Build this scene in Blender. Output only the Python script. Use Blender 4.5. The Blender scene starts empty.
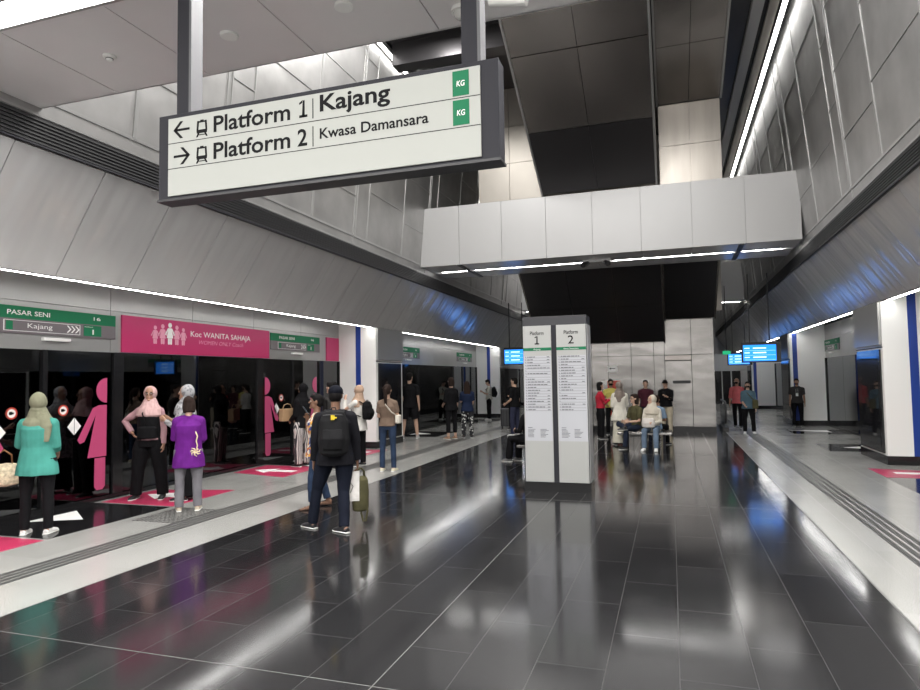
import bpy, bmesh, math, random
from mathutils import Vector, Matrix, noise
random.seed(7)
PI = math.pi
scn = bpy.context.scene
COL = scn.collection

# ------------------------------------------------------------------ camera, world, exposure
cam_d = bpy.data.cameras.new('camera')
cam = bpy.data.objects.new('camera', cam_d)
COL.objects.link(cam)
cam_d.sensor_width = 36.0
cam_d.lens = 36.0 * 640 / 920
cam_d.clip_start = 0.05; cam_d.clip_end = 200
def set_camera():
    f = 640.0
    a = Vector((671 - 460, 375 - 345, f)); b = a + Vector((100, -1.6, 0))
    Y = a.normalized(); Z = b.cross(a).normalized()
    if Z.y > 0: Z = -Z
    X = Y.cross(Z)
    # world axes expressed in (right, down, forward) of the camera
    right = Vector((X.x, Y.x, Z.x)); down = Vector((X.y, Y.y, Z.y)); fwd = Vector((X.z, Y.z, Z.z))
    m = Matrix((right, -down, -fwd)).transposed().to_4x4()
    m.translation = Vector((0, 0, 1.72))
    cam.matrix_world = m
set_camera()
scn.camera = cam
scn.view_settings.view_transform = 'Standard'
scn.view_settings.look = 'None'
scn.view_settings.exposure = 0.8
scn.view_settings.gamma = 1.0
scn.view_settings.use_curve_mapping = False
world = bpy.data.worlds.new('world'); scn.world = world
world.use_nodes = True
world.node_tree.nodes['Background'].inputs[0].default_value = (1.0, 0.97, 0.94, 1)
world.node_tree.nodes['Background'].inputs[1].default_value = 0.8
L_LINE = 16.0      # linear lights over the doors
L_VOID = 7.0     # linear lights of the high void
L_STRIP = 14.0    # strip lights of the low ceiling
A_STRIP = 200.0    # their area lamps, watts
A_VOID = 160.0  # watts of the unseen fill lamps added in the void

# ------------------------------------------------------------------ materials
MATS = {}
def nodes_of(m):
    m.use_nodes = True
    nt = m.node_tree
    return nt, nt.nodes.get('Principled BSDF')
def mat(name, col, rough=0.5, metal=0.0, spec=0.5, var=0.0, vscale=6.0, bump=0.0, bscale=3.0, bstretch=(1, 1, 1), emit=None, estr=0.0, coat=0.0):
    if name in MATS: return MATS[name]
    m = bpy.data.materials.new(name); nt, p = nodes_of(m)
    c = (col[0], col[1], col[2], 1)
    p.inputs['Base Color'].default_value = c
    p.inputs['Roughness'].default_value = rough
    p.inputs['Metallic'].default_value = metal
    p.inputs['Specular IOR Level'].default_value = spec
    p.inputs['Coat Weight'].default_value = coat
    if emit:
        p.inputs['Emission Color'].default_value = (emit[0], emit[1], emit[2], 1)
        p.inputs['Emission Strength'].default_value = estr
    if var > 0 or bump > 0:
        tc = nt.nodes.new('ShaderNodeTexCoord')
        mp = nt.nodes.new('ShaderNodeMapping'); mp.inputs['Scale'].default_value = bstretch
        nt.links.new(tc.outputs['Object'], mp.inputs['Vector'])
    if var > 0:
        n = nt.nodes.new('ShaderNodeTexNoise'); n.inputs['Scale'].default_value = vscale; n.inputs['Detail'].default_value = 4
        nt.links.new(mp.outputs[0], n.inputs['Vector'])
        r = nt.nodes.new('ShaderNodeValToRGB')
        r.color_ramp.elements[0].position = 0.3; r.color_ramp.elements[1].position = 0.7
        r.color_ramp.elements[0].color = tuple(max(0, k * (1 - var)) for k in c[:3]) + (1,)
        r.color_ramp.elements[1].color = tuple(min(1, k * (1 + var)) for k in c[:3]) + (1,)
        nt.links.new(n.outputs['Fac'], r.inputs[0]); nt.links.new(r.outputs[0], p.inputs['Base Color'])
    if bump > 0:
        n2 = nt.nodes.new('ShaderNodeTexNoise'); n2.inputs['Scale'].default_value = bscale; n2.inputs['Detail'].default_value = 2
        nt.links.new(mp.outputs[0], n2.inputs['Vector'])
        b = nt.nodes.new('ShaderNodeBump'); b.inputs['Strength'].default_value = 1.0; b.inputs['Distance'].default_value = bump
        nt.links.new(n2.outputs['Fac'], b.inputs['Height']); nt.links.new(b.outputs[0], p.inputs['Normal'])
    MATS[name] = m
    return m
def emis(name, col, s):
    if name in MATS: return MATS[name]
    m = bpy.data.materials.new(name); m.use_nodes = True; nt = m.node_tree
    nt.nodes.clear()
    e = nt.nodes.new('ShaderNodeEmission'); o = nt.nodes.new('ShaderNodeOutputMaterial')
    e.inputs[0].default_value = (col[0], col[1], col[2], 1); e.inputs[1].default_value = s
    nt.links.new(e.outputs[0], o.inputs[0]); MATS[name] = m
    return m
def tile_mat(name, c1, c2, grout, bw, rh, mortar, rough, rvar, speck=0.0, spscale=220, off=(0, 0, 0), spec=0.5, offset=0.5):
    m = bpy.data.materials.new(name); nt, p = nodes_of(m)
    N = nt.nodes.new; Lk = nt.links.new
    tc = N('ShaderNodeTexCoord'); sp = N('ShaderNodeSeparateXYZ'); cb = N('ShaderNodeCombineXYZ')
    ad = N('ShaderNodeVectorMath'); ad.operation = 'ADD'; ad.inputs[1].default_value = off
    Lk(tc.outputs['Object'], ad.inputs[0]); Lk(ad.outputs[0], sp.inputs[0])
    Lk(sp.outputs['Y'], cb.inputs['X']); Lk(sp.outputs['X'], cb.inputs['Y'])
    br = N('ShaderNodeTexBrick'); br.offset = offset; br.squash = 1.0
    br.inputs['Scale'].default_value = 1.0
    br.inputs['Brick Width'].default_value = bw; br.inputs['Row Height'].default_value = rh
    br.inputs['Mortar Size'].default_value = mortar; br.inputs['Mortar Smooth'].default_value = 0.1
    br.inputs['Color1'].default_value = (*c1, 1); br.inputs['Color2'].default_value = (*c2, 1); br.inputs['Mortar'].default_value = (*grout, 1)
    Lk(cb.outputs[0], br.inputs['Vector'])
    ns = N('ShaderNodeTexNoise'); ns.inputs['Scale'].default_value = spscale; ns.inputs['Detail'].default_value = 2
    Lk(tc.outputs['Object'], ns.inputs['Vector'])
    mx = N('ShaderNodeMix'); mx.data_type = 'RGBA'; mx.blend_type = 'MULTIPLY'; mx.inputs[0].default_value = 1.0
    rp = N('ShaderNodeValToRGB'); rp.color_ramp.elements[0].position = 0.35; rp.color_ramp.elements[1].position = 0.62
    lo = 1 - speck
    rp.color_ramp.elements[0].color = (lo, lo, lo, 1); rp.color_ramp.elements[1].color = (1, 1, 1, 1)
    Lk(ns.outputs['Fac'], rp.inputs[0])
    Lk(br.outputs['Color'], mx.inputs[6]); Lk(rp.outputs[0], mx.inputs[7]); Lk(mx.outputs[2], p.inputs['Base Color'])
    n2 = N('ShaderNodeTexNoise'); n2.inputs['Scale'].default_value = 1.3; n2.inputs['Detail'].default_value = 5
    Lk(tc.outputs['Object'], n2.inputs['Vector'])
    mr = N('ShaderNodeMapRange'); mr.inputs['From Min'].default_value = 0.3; mr.inputs['From Max'].default_value = 0.7
    mr.inputs['To Min'].default_value = rough - rvar; mr.inputs['To Max'].default_value = rough + rvar
    Lk(n2.outputs['Fac'], mr.inputs['Value'])
    m1 = N('ShaderNodeMath'); m1.operation = 'MULTIPLY_ADD'; m1.inputs[1].default_value = 0.3
    Lk(br.outputs['Fac'], m1.inputs[0]); Lk(mr.outputs[0], m1.inputs[2]); Lk(m1.outputs[0], p.inputs['Roughness'])
    p.inputs['Specular IOR Level'].default_value = spec
    MATS[name] = m
    return m
def glass_mat(name, tint, rough=0.02):
    m = bpy.data.materials.new(name); m.use_nodes = True; nt = m.node_tree; nt.nodes.clear()
    N = nt.nodes.new; Lk = nt.links.new
    o = N('ShaderNodeOutputMaterial'); mx = N('ShaderNodeMixShader'); t = N('ShaderNodeBsdfTransparent'); g = N('ShaderNodeBsdfGlossy'); fr = N('ShaderNodeFresnel')
    t.inputs[0].default_value = (*tint, 1); g.inputs['Roughness'].default_value = rough; fr.inputs[0].default_value = 1.7
    g.inputs[0].default_value = (0.9, 0.92, 0.95, 1)
    Lk(fr.outputs[0], mx.inputs[0]); Lk(t.outputs[0], mx.inputs[1]); Lk(g.outputs[0], mx.inputs[2]); Lk(mx.outputs[0], o.inputs[0])
    MATS[name] = m
    return m

M_BLACKTILE = tile_mat('black_granite', (0.012, 0.012, 0.013), (0.022, 0.022, 0.023), (0.05, 0.05, 0.049), 1.133, 0.411, 0.0018, 0.12, 0.03, 0.25, 160, (1.65, -3.34 + 1.133 * 8, 0), 0.55)
M_GREYTILE = tile_mat('grey_granite', (0.38, 0.38, 0.36), (0.43, 0.43, 0.41), (0.20, 0.20, 0.19), 1.2, 0.6, 0.003, 0.22, 0.04, 0.5, 130, (4.8, 0, 0), 0.5, 0.5)
M_SOFFIT = mat('satin_aluminium', (0.70, 0.695, 0.69), 0.23, 0.45, var=0.03, vscale=1.2, bump=0.06, bscale=1.5, bstretch=(0.3, 1.6, 0.3))
M_MESH = mat('dark_mesh_metal', (0.41, 0.405, 0.40), 0.42, 0.75, var=0.14, vscale=1.6, bump=0.02, bscale=1.3)
M_SEAM = mat('light_metal_trim', (0.46, 0.46, 0.455), 0.35, 0.7)
M_CEIL = mat('ceiling_panel_grey', (0.80, 0.775, 0.775), 0.30, 0.12, var=0.03, vscale=1.0, bump=0.004, bscale=1.0)
M_DARK = mat('dark_recess', (0.012, 0.012, 0.013), 0.6)
M_DARKSLAT = mat('dark_slats', (0.03, 0.03, 0.032), 0.45)
M_WHITEPANEL = mat('pale_grey_panel', (0.50, 0.50, 0.50), 0.38, 0.25)
M_MIRROR = mat('polished_steel', (0.85, 0.85, 0.85), 0.2, 0.2, bump=0.012, bscale=1.1)
M_STEEL = mat('brushed_steel', (0.30, 0.29, 0.278), 0.26, 0.95, var=0.10, vscale=1.0, bump=0.03, bscale=1.1, bstretch=(.6, .6, 1.2))
M_BRONZE = mat('brown_steel', (0.33, 0.305, 0.285), 0.27, 0.92, var=0.16, vscale=0.9, bump=0.012, bscale=0.8)
M_DARKMETAL = mat('dark_steel_and_reflection', (0.07, 0.067, 0.07), 0.32, 0.7)
M_BEIGE = mat('warm_grey_panel', (0.36, 0.335, 0.30), 0.40, 0.45, var=0.07, vscale=0.7)
M_WHITE = mat('white_panel', (0.88, 0.88, 0.85), 0.35)
M_BLUE = mat('blue_paint', (0.015, 0.05, 0.28), 0.35)
M_HEADER = mat('header_metal', (0.40, 0.40, 0.39), 0.33, 0.45, var=0.03, vscale=1.0)
M_FRAME = mat('charcoal_frame', (0.030, 0.030, 0.036), 0.6, 0.0, spec=.2)
M_PLINTH = mat('black_plinth', (0.012, 0.012, 0.013), 0.12)
M_SIGNFACE = mat('sign_face', (0.42, 0.43, 0.40), 0.65, spec=.15, emit=(0.80, 0.82, 0.76), estr=0.04)
M_INK = mat('sign_ink', (0.012, 0.012, 0.013), 0.7, spec=.12)
M_GREEN = mat('sign_green', (0.02, 0.18, 0.085), 0.6, spec=.15)
M_PINK = mat('banner_pink', (0.52, 0.028, 0.14), 0.45)
M_PINKGLASS = mat('pink_film', (0.50, 0.07, 0.18), 0.35)
M_LTPINK = mat('pale_pink_print', (0.80, 0.35, 0.48), 0.5)
M_WHITEPRINT = mat('white_print', (0.85, 0.85, 0.83), 0.5)
M_GREYSIGN = mat('grey_sign', (0.16, 0.14, 0.15), 0.45)
M_LINE = emis('linear_lamp', (1.0, 0.985, 0.96), L_LINE)
M_VOIDLINE = emis('void_lamp', (1.0, 0.985, 0.95), L_VOID)
M_STRIP = emis('strip_lamp', (1.0, 0.98, 0.97), L_STRIP)
M_SCREEN = emis('screen_blue', (0.02, 0.20, 0.78), 1.5)
M_SCREENTXT = emis('screen_text', (0.5, 0.75, 1.0), 1.4)
M_GLASS = glass_mat('tinted_glass', (0.22, 0.22, 0.23))
M_CLEAR = glass_mat('clear_glass', (0.88, 0.9, 0.9))
M_TACT = mat('tactile_grey', (0.055, 0.055, 0.053), 0.45, 0.2)
M_STICK = mat('floor_red_pink', (0.46, 0.035, 0.10), 0.35)
M_RED = mat('red_enamel', (0.45, 0.05, 0.03), 0.4)
M_WOODDARK = mat('bench_dark', (0.03, 0.03, 0.032), 0.4)

# ------------------------------------------------------------------ mesh helpers
class MB:
    def __init__(self): self.v = []; self.f = []; self.mi = []; self.cur = 0
    def quad(self, pts, mi=None):
        n = len(self.v); self.v += [tuple(p) for p in pts]; self.f.append(tuple(range(n, n + len(pts)))); self.mi.append(self.cur if mi is None else mi)
    def box(self, x0, x1, y0, y1, z0, z1, mi=None):
        self.hexa([(x0, y0, z0), (x1, y0, z0), (x1, y1, z0), (x0, y1, z0)], [(x0, y0, z1), (x1, y0, z1), (x1, y1, z1), (x0, y1, z1)], mi)
    def hexa(self, b, t, mi=None):
        n = len(self.v); k = len(b); self.v += [tuple(p) for p in b] + [tuple(p) for p in t]
        m = self.cur if mi is None else mi
        self.f.append(tuple(n + i for i in reversed(range(k)))); self.f.append(tuple(n + k + i for i in range(k)))
        for i in range(k):
            j = (i + 1) % k; self.f.append((n + i, n + j, n + k + j, n + k + i))
        self.mi += [m] * (k + 2)
    def slab(self, quad, nrm, th, mi=None):       # quad corners, thickened backwards along -nrm
        q = [Vector(p) for p in quad]; n = Vector(nrm).normalized() * th
        self.hexa([p - n for p in q], q, mi)
    def tube(self, pts, rads, seg=14, ref=(0, 1, 0), mi=None, cap=True):
        P = [Vector(p) for p in pts]; n0 = len(self.v); m = self.cur if mi is None else mi
        ref = Vector(ref)
        R = [(r, r) if not isinstance(r, (tuple, list)) else r for r in rads]
        for i, p in enumerate(P):
            a = P[max(0, i - 1)]; b = P[min(len(P) - 1, i + 1)]
            t = (b - a)
            t = t.normalized() if t.length > 1e-9 else Vector((0, 0, 1))
            u = ref - t * ref.dot(t)
            if u.length < 1e-3: u = Vector((1, 0, 0)) - t * t.x
            u.normalize(); s = t.cross(u)
            for k in range(seg):
                an = 2 * PI * k / seg
                self.v.append(tuple(p + s * (math.cos(an) * R[i][0]) + u * (math.sin(an) * R[i][1])))
        for i in range(len(P) - 1):
            for k in range(seg):
                a = n0 + i * seg + k; b = n0 + i * seg + (k + 1) % seg
                self.f.append((a, b, b + seg, a + seg)); self.mi.append(m)
        if cap:
            self.f.append(tuple(n0 + k for k in reversed(range(seg)))); self.f.append(tuple(n0 + (len(P) - 1) * seg + k for k in range(seg))); self.mi += [m, m]
    def ell(self, c, r, rot=None, seg=16, rings=10, mi=None):
        c = Vector(c); n0 = len(self.v); m = self.cur if mi is None else mi
        def tr(v):
            v = Vector((v[0] * r[0], v[1] * r[1], v[2] * r[2]))
            if rot is not None: v = rot @ v
            return tuple(c + v)
        self.v.append(tr((0, 0, -1)))
        for i in range(1, rings):
            a = -PI / 2 + PI * i / rings
            for k in range(seg):
                b = 2 * PI * k / seg; self.v.append(tr((math.cos(a) * math.cos(b), math.cos(a) * math.sin(b), math.sin(a))))
        self.v.append(tr((0, 0, 1)))
        for k in range(seg):
            self.f.append((n0, n0 + 1 + (k + 1) % seg, n0 + 1 + k)); self.mi.append(m)
            for i in range(rings - 2):
                a = n0 + 1 + i * seg + k; b = n0 + 1 + i * seg + (k + 1) % seg
                self.f.append((a, b, b + seg, a + seg)); self.mi.append(m)
            e = n0 + 1 + (rings - 2) * seg
            self.f.append((e + k, e + (k + 1) % seg, n0 + 1 + (rings - 1) * seg)); self.mi.append(m)
    def mesh(self, name, mats, smooth=False):
        me = bpy.data.meshes.new(name); me.from_pydata(self.v, [], self.f)
        for m in (mats if isinstance(mats, (list, tuple)) else [mats]): me.materials.append(m)
        me.polygons.foreach_set('material_index', self.mi)
        if smooth: me.polygons.foreach_set('use_smooth', [True] * len(me.polygons))
        me.update()
        bm = bmesh.new(); bm.from_mesh(me); bmesh.ops.recalc_face_normals(bm, faces=bm.faces); bm.to_mesh(me); bm.free()
        return me
    def build(self, name, mats, parent=None, smooth=False, bevel=0.0, loc=None):
        o = bpy.data.objects.new(name, self.mesh(name, mats, smooth)); COL.objects.link(o)
        if parent is not None: o.parent = parent
        if loc is not None: o.location = loc
        if bevel > 0:
            b = o.modifiers.new('bevel', 'BEVEL'); b.width = bevel; b.segments = 2; b.limit_method = 'ANGLE'; b.harden_normals = False
        return o
def struct(o): o['kind'] = 'structure'; return o
def tag(o, label, cat, group=None, kind=None):
    o['label'] = label; o['category'] = cat
    if group: o['group'] = group
    if kind: o['kind'] = kind
    return o
def empty(name, loc, label, cat, group=None, rz=0.0):
    o = bpy.data.objects.new(name, None); COL.objects.link(o); o.location = loc; o.rotation_euler = (0, 0, rz); o.empty_display_size = 0.2
    return tag(o, label, cat, group)
def text(body, xyz, width, height, m, parent, face='-Y', name='lettering', bold=0.0, th=0.002, slant=0.0, align='L'):
    """one line of lettering, fitted into width x height; xyz is its lower left corner"""
    c = bpy.data.curves.new(name, 'FONT'); c.body = body; c.size = 1.0; c.offset = bold; c.shear = slant; c.extrude = 0.0; c.resolution_u = 3
    t = bpy.data.objects.new('tmp', c); COL.objects.link(t)
    dg = bpy.context.evaluated_depsgraph_get(); me = bpy.data.meshes.new_from_object(t.evaluated_get(dg))
    bpy.data.objects.remove(t); bpy.data.curves.remove(c)
    xs = [v.co.x for v in me.vertices]; ys = [v.co.y for v in me.vertices]
    x0, x1, y0, y1 = min(xs), max(xs), min(ys), max(ys)
    sy = height / 0.72; sx = width / (x1 - x0)
    ax = {'-Y': (Vector((1, 0, 0)), Vector((0, 0, 1))), '+X': (Vector((0, 1, 0)), Vector((0, 0, 1))), '-X': (Vector((0, -1, 0)), Vector((0, 0, 1)))}[face]
    for v in me.vertices:
        p = Vector(xyz) + ax[0] * ((v.co.x - x0) * sx) + ax[1] * (v.co.y * sy)
        v.co = p
    me.materials.clear(); me.materials.append(m)
    o = bpy.data.objects.new(name, me); COL.objects.link(o); o.parent = parent
    return o

# ================================================================== SETTING
XC = -1.65
FY0, FY1 = -5.0, 46.0
YS_L = [2.4, 14.65, 26.9, 39.2]       # near faces of the left columns
YS_R = [3.5, 13.75, 23.5, 34.2]
b = MB(); b.box(-4.8, 1.5, FY0, 40, -0.12, 0.0)
struct(b.build('floor', M_BLACKTILE))
b = MB(); b.box(-8.12, -4.8, FY0, FY1, -0.12, 0.0); b.box(1.5, 4.82, FY0, FY1, -0.12, 0.0); b.box(-4.8, 1.5, 40, FY1, -0.12, 0.0)
struct(b.build('floor_platform', M_GREYTILE))
b = MB()
b.box(-4.81, -4.795, FY0, 40, 0.0, 0.0015); b.box(1.495, 1.51, FY0, 40, 0.0, 0.0015)
b.box(XC - .003, XC + .003, FY0, 20.4, 0.0, 0.0012)
for y in (3.34, 9.0, 14.66): b.box(-4.8, 1.5, y - .003, y + .003, 0.0, 0.0012)
struct(b.build('trim_1', mat('floor_joint', (0.13, 0.13, 0.125), 0.4)))

def soffit(side):
    # lower edge (xb, zb), upper edge (xt, zt)
    if side < 0: xb, xt, skew = -7.04, -6.2, 0.05
    else: xb, xt, skew = 3.74, 2.92, 0.3
    zb, zt = 3.035, 4.23
    b = MB(); w = 1.09; g = 0.006
    y = 5.78 - 1.09 * 11
    while y < FY1 + 2:
        j = [random.uniform(-.006, .006) for _ in range(4)]
        q = [(xb, y + g, zb + j[0]), (xb, y + w - g, zb + j[1]), (xt, y + w - g - skew, zt + j[2]), (xt, y + g - skew, zt + j[3])]
        b.slab(q, (-side * 1.2, 0, -.84), 0.03, 0)
        y += w
    # backing behind the joints
    e = side * .045
    b.slab([(xb + e, FY0 - 4, zb), (xb + e, FY1 + 4, zb), (xt + e, FY1 + 4, zt), (xt + e, FY0 - 4, zt)], (-side * 1.2, 0, -.84), 0.02, 1)
    b.box(min(xb + e * .5, xb + side * 1.3), max(xb + e * .5, xb + side * 1.3), FY0, FY1, 3.31, 3.34, 0)
    b.box(min(xb + side * .01, xb + side * .05), max(xb + side * .01, xb + side * .05), FY0, FY1, 3.03, 3.31, 1)
    return struct(b.build('wall_%s_slope' % ('left' if side < 0 else 'right'), [M_SOFFIT, M_DARK]))
soffit(-1); soffit(1)

def upper(side):
    s = side; X0 = -6.2 if s < 0 else 2.92
    nm = 'left' if s < 0 else 'right'
    # dark slatted band
    b = MB()
    b.box(min(X0, X0 + s * .05), max(X0, X0 + s * .05), FY0, FY1, 4.2, 4.52, 0)
    for k in range(7):
        z = 4.235 + k * .04; b.box(min(X0, X0 - s * .018), max(X0, X0 - s * .018), FY0, FY1, z, z + .016, 0)
    b.box(min(X0, X0 - s * .03), max(X0, X0 - s * .03), FY0, FY1, 4.205, 4.222, 1)
    struct(b.build('trim_%s_ledge' % nm, [M_DARKSLAT, M_FRAME]))
    # framed mesh strip and the big sheets leaning slightly inwards
    lean = 0.09
    def P(y, z, out=0.0): return (X0 - s * (lean * (z - 4.5)) - s * out, y, z)
    b = MB(); frames = MB()
    Z0, Z1 = 4.52, 9.1
    b.slab([P(FY0, Z0), P(FY1, Z0), P(FY1, Z1), P(FY0, Z1)], (-s, 0, 0.11), 0.06, 0)
    def bar_l(z, y0, y1, w=.022, o=.012, mi=1):
        b.slab([P(y0, z - w, o), P(y1, z - w, o), P(y1, z + w, o), P(y0, z + w, o)], (-s, 0, 0), .02, mi)
    def bar_t(y, z0, z1, w=.025, o=.012, mi=1):
        b.slab([P(y - w, z0, o), P(y + w, z0, o), P(y + w, z1, o), P(y - w, z1, o)], (-s, 0, 0), .02, mi)
    bar_l(4.54, FY0, FY1, .014); bar_l(4.72, FY0, FY1, .02)
    y = FY0 + .4; k = 0
    rows = [4.72, 5.8, 6.95, 8.05, 9.05]
    while y < FY1:
        bar_t(y, 4.53, 4.72, .022)
        # a wide column of sheets, then a narrow one between twin bars
        bar_t(y, 4.72, Z1, .016, .014); bar_t(y + .09, 4.72, Z1, .012, .014); bar_t(y + .62, 4.72, Z1, .014, .014)
        yy = y + 2.5
        bar_t(yy, 4.72, Z1, .03, .014)
        for r, z in enumerate(rows[1:-1]):
            o = 0.5 if (k + r) % 2 else 0.0
            bar_l(z + o * .0, y + .62, yy, .010)
            bar_l(z + .45, y + .09, y + .62, .010)
            bar_l(z - .25, yy, y + 4.1, .010)
        y += 4.1; k += 1
    struct(b.build('wall_%s_upper' % nm, [M_MESH, M_SEAM]))
upper(-1); upper(1)

# low ceiling over the near part of the hall
CZ = 4.62
b = MB()
xs = [-6.32, -5.15, -4.05, -2.9, -1.74, -0.58, 0.58, 1.74, 2.95]
ysr = [(4.1, 4.9), (3.68, 4.1), (0.6, 3.35), (-2.4, 0.3), (-4.9, -2.7)]
for i in range(len(xs) - 1):
    for (y0, y1) in [(3.68, 4.895), (1.9, 3.35), (0.3, 1.9), (-1.6, 0.0), (-3.2, -1.6), (-4.9, -3.2)]:
        if y0 == 0.3: y0 = 0.3
        b.box(xs[i] + .005, xs[i + 1] - .005, y0 + .004, y1 - .004, CZ, CZ + .03, 0)
b.box(-6.3, 2.95, FY0, 4.88, CZ + .03, CZ + .25, 1)
b.box(-6.3, 2.95, 4.88, 4.90, CZ + .0, CZ + 1.1, 0)
struct(b.build('ceiling', [M_CEIL, M_DARK]))
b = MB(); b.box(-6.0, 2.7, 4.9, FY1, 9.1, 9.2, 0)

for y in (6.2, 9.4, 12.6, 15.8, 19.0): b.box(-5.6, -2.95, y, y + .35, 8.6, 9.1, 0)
struct(b.build('ceiling_void', [M_DARKMETAL]))
b = MB(); b.box(1.75, 1.97, 4.9, 36, 8.98, 9.1, 0); b.box(1.98, 2.06, 4.9, 36, 9.02, 9.1, 1); b.box(2.07, 2.25, 4.9, 36, 9.0, 9.1, 2)
struct(b.build('trim_2', [M_WHITEPANEL, M_DARK, M_BEIGE]))
# end wall; the rear is left open so world light fills the hall
b = MB()
b.box(-8.3, 5.0, FY1, FY1 + .2, 0, 9.2); struct(b.build('wall_front', M_WHITEPANEL))
# side walls behind the screens (tunnel side)
for s, x0, x1, nm in ((-1, -10.6, -10.4, 'left'), (1, 7.1, 7.3, 'right')):
    b = MB(); b.box(x0, x1, FY0, FY1, -1.3, 5.0, 0)
    xi = x1 if s < 0 else x0; d = .12 if s < 0 else -.12
    b.box(min(xi, xi + d), max(xi, xi + d), FY0, FY1, 0.55, 0.85, 1); b.box(min(xi, xi + d), max(xi, xi + d), FY0, FY1, 2.3, 2.4, 1)
    struct(b.build('wall_%s_tunnel' % nm, [mat('tunnel_concrete', (0.10, 0.10, 0.105), 0.8, var=.2), mat('tunnel_ledge', (0.22, 0.22, 0.22), 0.6)]))
    b = MB(); xa, xb_ = (x1, -8.16) if s < 0 else (4.86, x0)
    b.box(xa, xb_, FY0, FY1, -1.35, -1.3, 0); b.box(xa, xb_, FY0, FY1, 3.4, 3.5, 0)
    struct(b.build('floor_%s_tunnel' % nm, [M_DARK]))

# ---- platform screen doors
def column(side, y0, y1, n):
    xo = -8.1 if side < 0 else 4.8; xi = -7.05 if side < 0 else 3.75
    a, c = min(xo, xi), max(xo, xi)
    nm = 'column_%s_%d' % ('left' if side < 0 else 'right', n)
    b = MB(); b.box(a, c, y0, y1, 0.16, 3.30)
    core = struct(b.build(nm, M_WHITE))
    b = MB(); e = .004
    b.box(a - .0, c + (.01 if side < 0 else 0), y0 - .01, y1 + .01, 0, 0.165) if side < 0 else b.box(a - .01, c, y0 - .01, y1 + .01, 0, .165)
    b.build('plinth', M_PLINTH, core)
    s0 = xi + side * (.42 if (side < 0 or n < 3) else .08)
    b = MB(); b.box(min(s0, s0 + side * .14), max(s0, s0 + side * .14), y0 - .006, y0 + .01, .165, 3.3); b.build('blue_stripe', M_BLUE, core)
    b = MB(); f = xi - side * .05
    b.box(min(xi, f), max(xi, f), y0 + .02, y1 - .02, 2.22, 3.02); b.build('metal_panel', M_HEADER, core, bevel=.006)
    b = MB(); f = xi - side * .03
    b.box(min(xi, f), max(xi, f), y0 + .12, y1 - .12, .2, 2.14, 0)
    b.box(min(f, f - side * .006), max(f, f - side * .006), y0 + .25, y1 - .4, .3, 2.02, 1)
    b.build('display_case', [M_PLINTH, mat('black_glass', (0.01, 0.01, 0.012), 0.04)], core)
    b = MB(); f = xi - side * .004; b.box(min(xi, f), max(xi, f), y0, y1, 2.165, 2.185, 0); b.build('joint', M_DARK, core)
for i, y in enumerate(YS_L): column(-1, y, y + 1.65, i + 1)
for i, y in enumerate(YS_R): column(1, y, y + 1.75, i + 1)

def figure_prims(b, X, yc, z0, H, half, mi=0, d=.004, face=1):
    """woman pictogram on a pane: half = -1 left half, 1 right half, 0 whole (along Y)"""
    def P(y, z): return (X, yc + y * H, z0 + z * H)
    def poly(pts):
        q = [P(*p) for p in pts]
        b.hexa([(p[0] - .002, p[1], p[2]) for p in q], [(p[0] + .002, p[1], p[2]) for p in q], mi)
    sides = (-1, 1) if half == 0 else (half,)
    for s in sides:
        hd = [(0, .80)] + [(s * .115 * math.sin(a), .905 - .115 * math.cos(a) * 1.0) for a in [PI * k / 12 for k in range(0, 13)]]
        poly(hd[1:])
        poly([(0, .77), (s * .085, .77), (s * .115, .70), (s * .20, .30), (0, .30)])
        poly([(s * .085, .77), (s * .15, .745), (s * .305, .47), (s * .28, .435), (s * .235, .45), (s * .125, .67)])
        poly([(s * .01, .29), (s * .125, .29), (s * .125, .03), (s * .10, .0), (s * .04, .0), (s * .01, .03)])
def ring(b, X, yc, zc, r0, r1, mi):
    for k in range(20):
        a0, a1 = 2 * PI * k / 20, 2 * PI * (k + 1) / 20
        q = [(X, yc + r * math.cos(a), zc + r * math.sin(a)) for r, a in ((r0, a0), (r1, a0), (r1, a1), (r0, a1))]
        b.hexa([(p[0] - .002, p[1], p[2]) for p in q], [(p[0] + .002, p[1], p[2]) for p in q], mi)
def disc(b, X, yc, zc, r, mi):
    q = [(X, yc + r * math.cos(2 * PI * k / 20), zc + r * math.sin(2 * PI * k / 20)) for k in range(20)]
    b.hexa([(p[0] - .002, p[1], p[2]) for p in q], [(p[0] + .002, p[1], p[2]) for p in q], mi)

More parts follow.
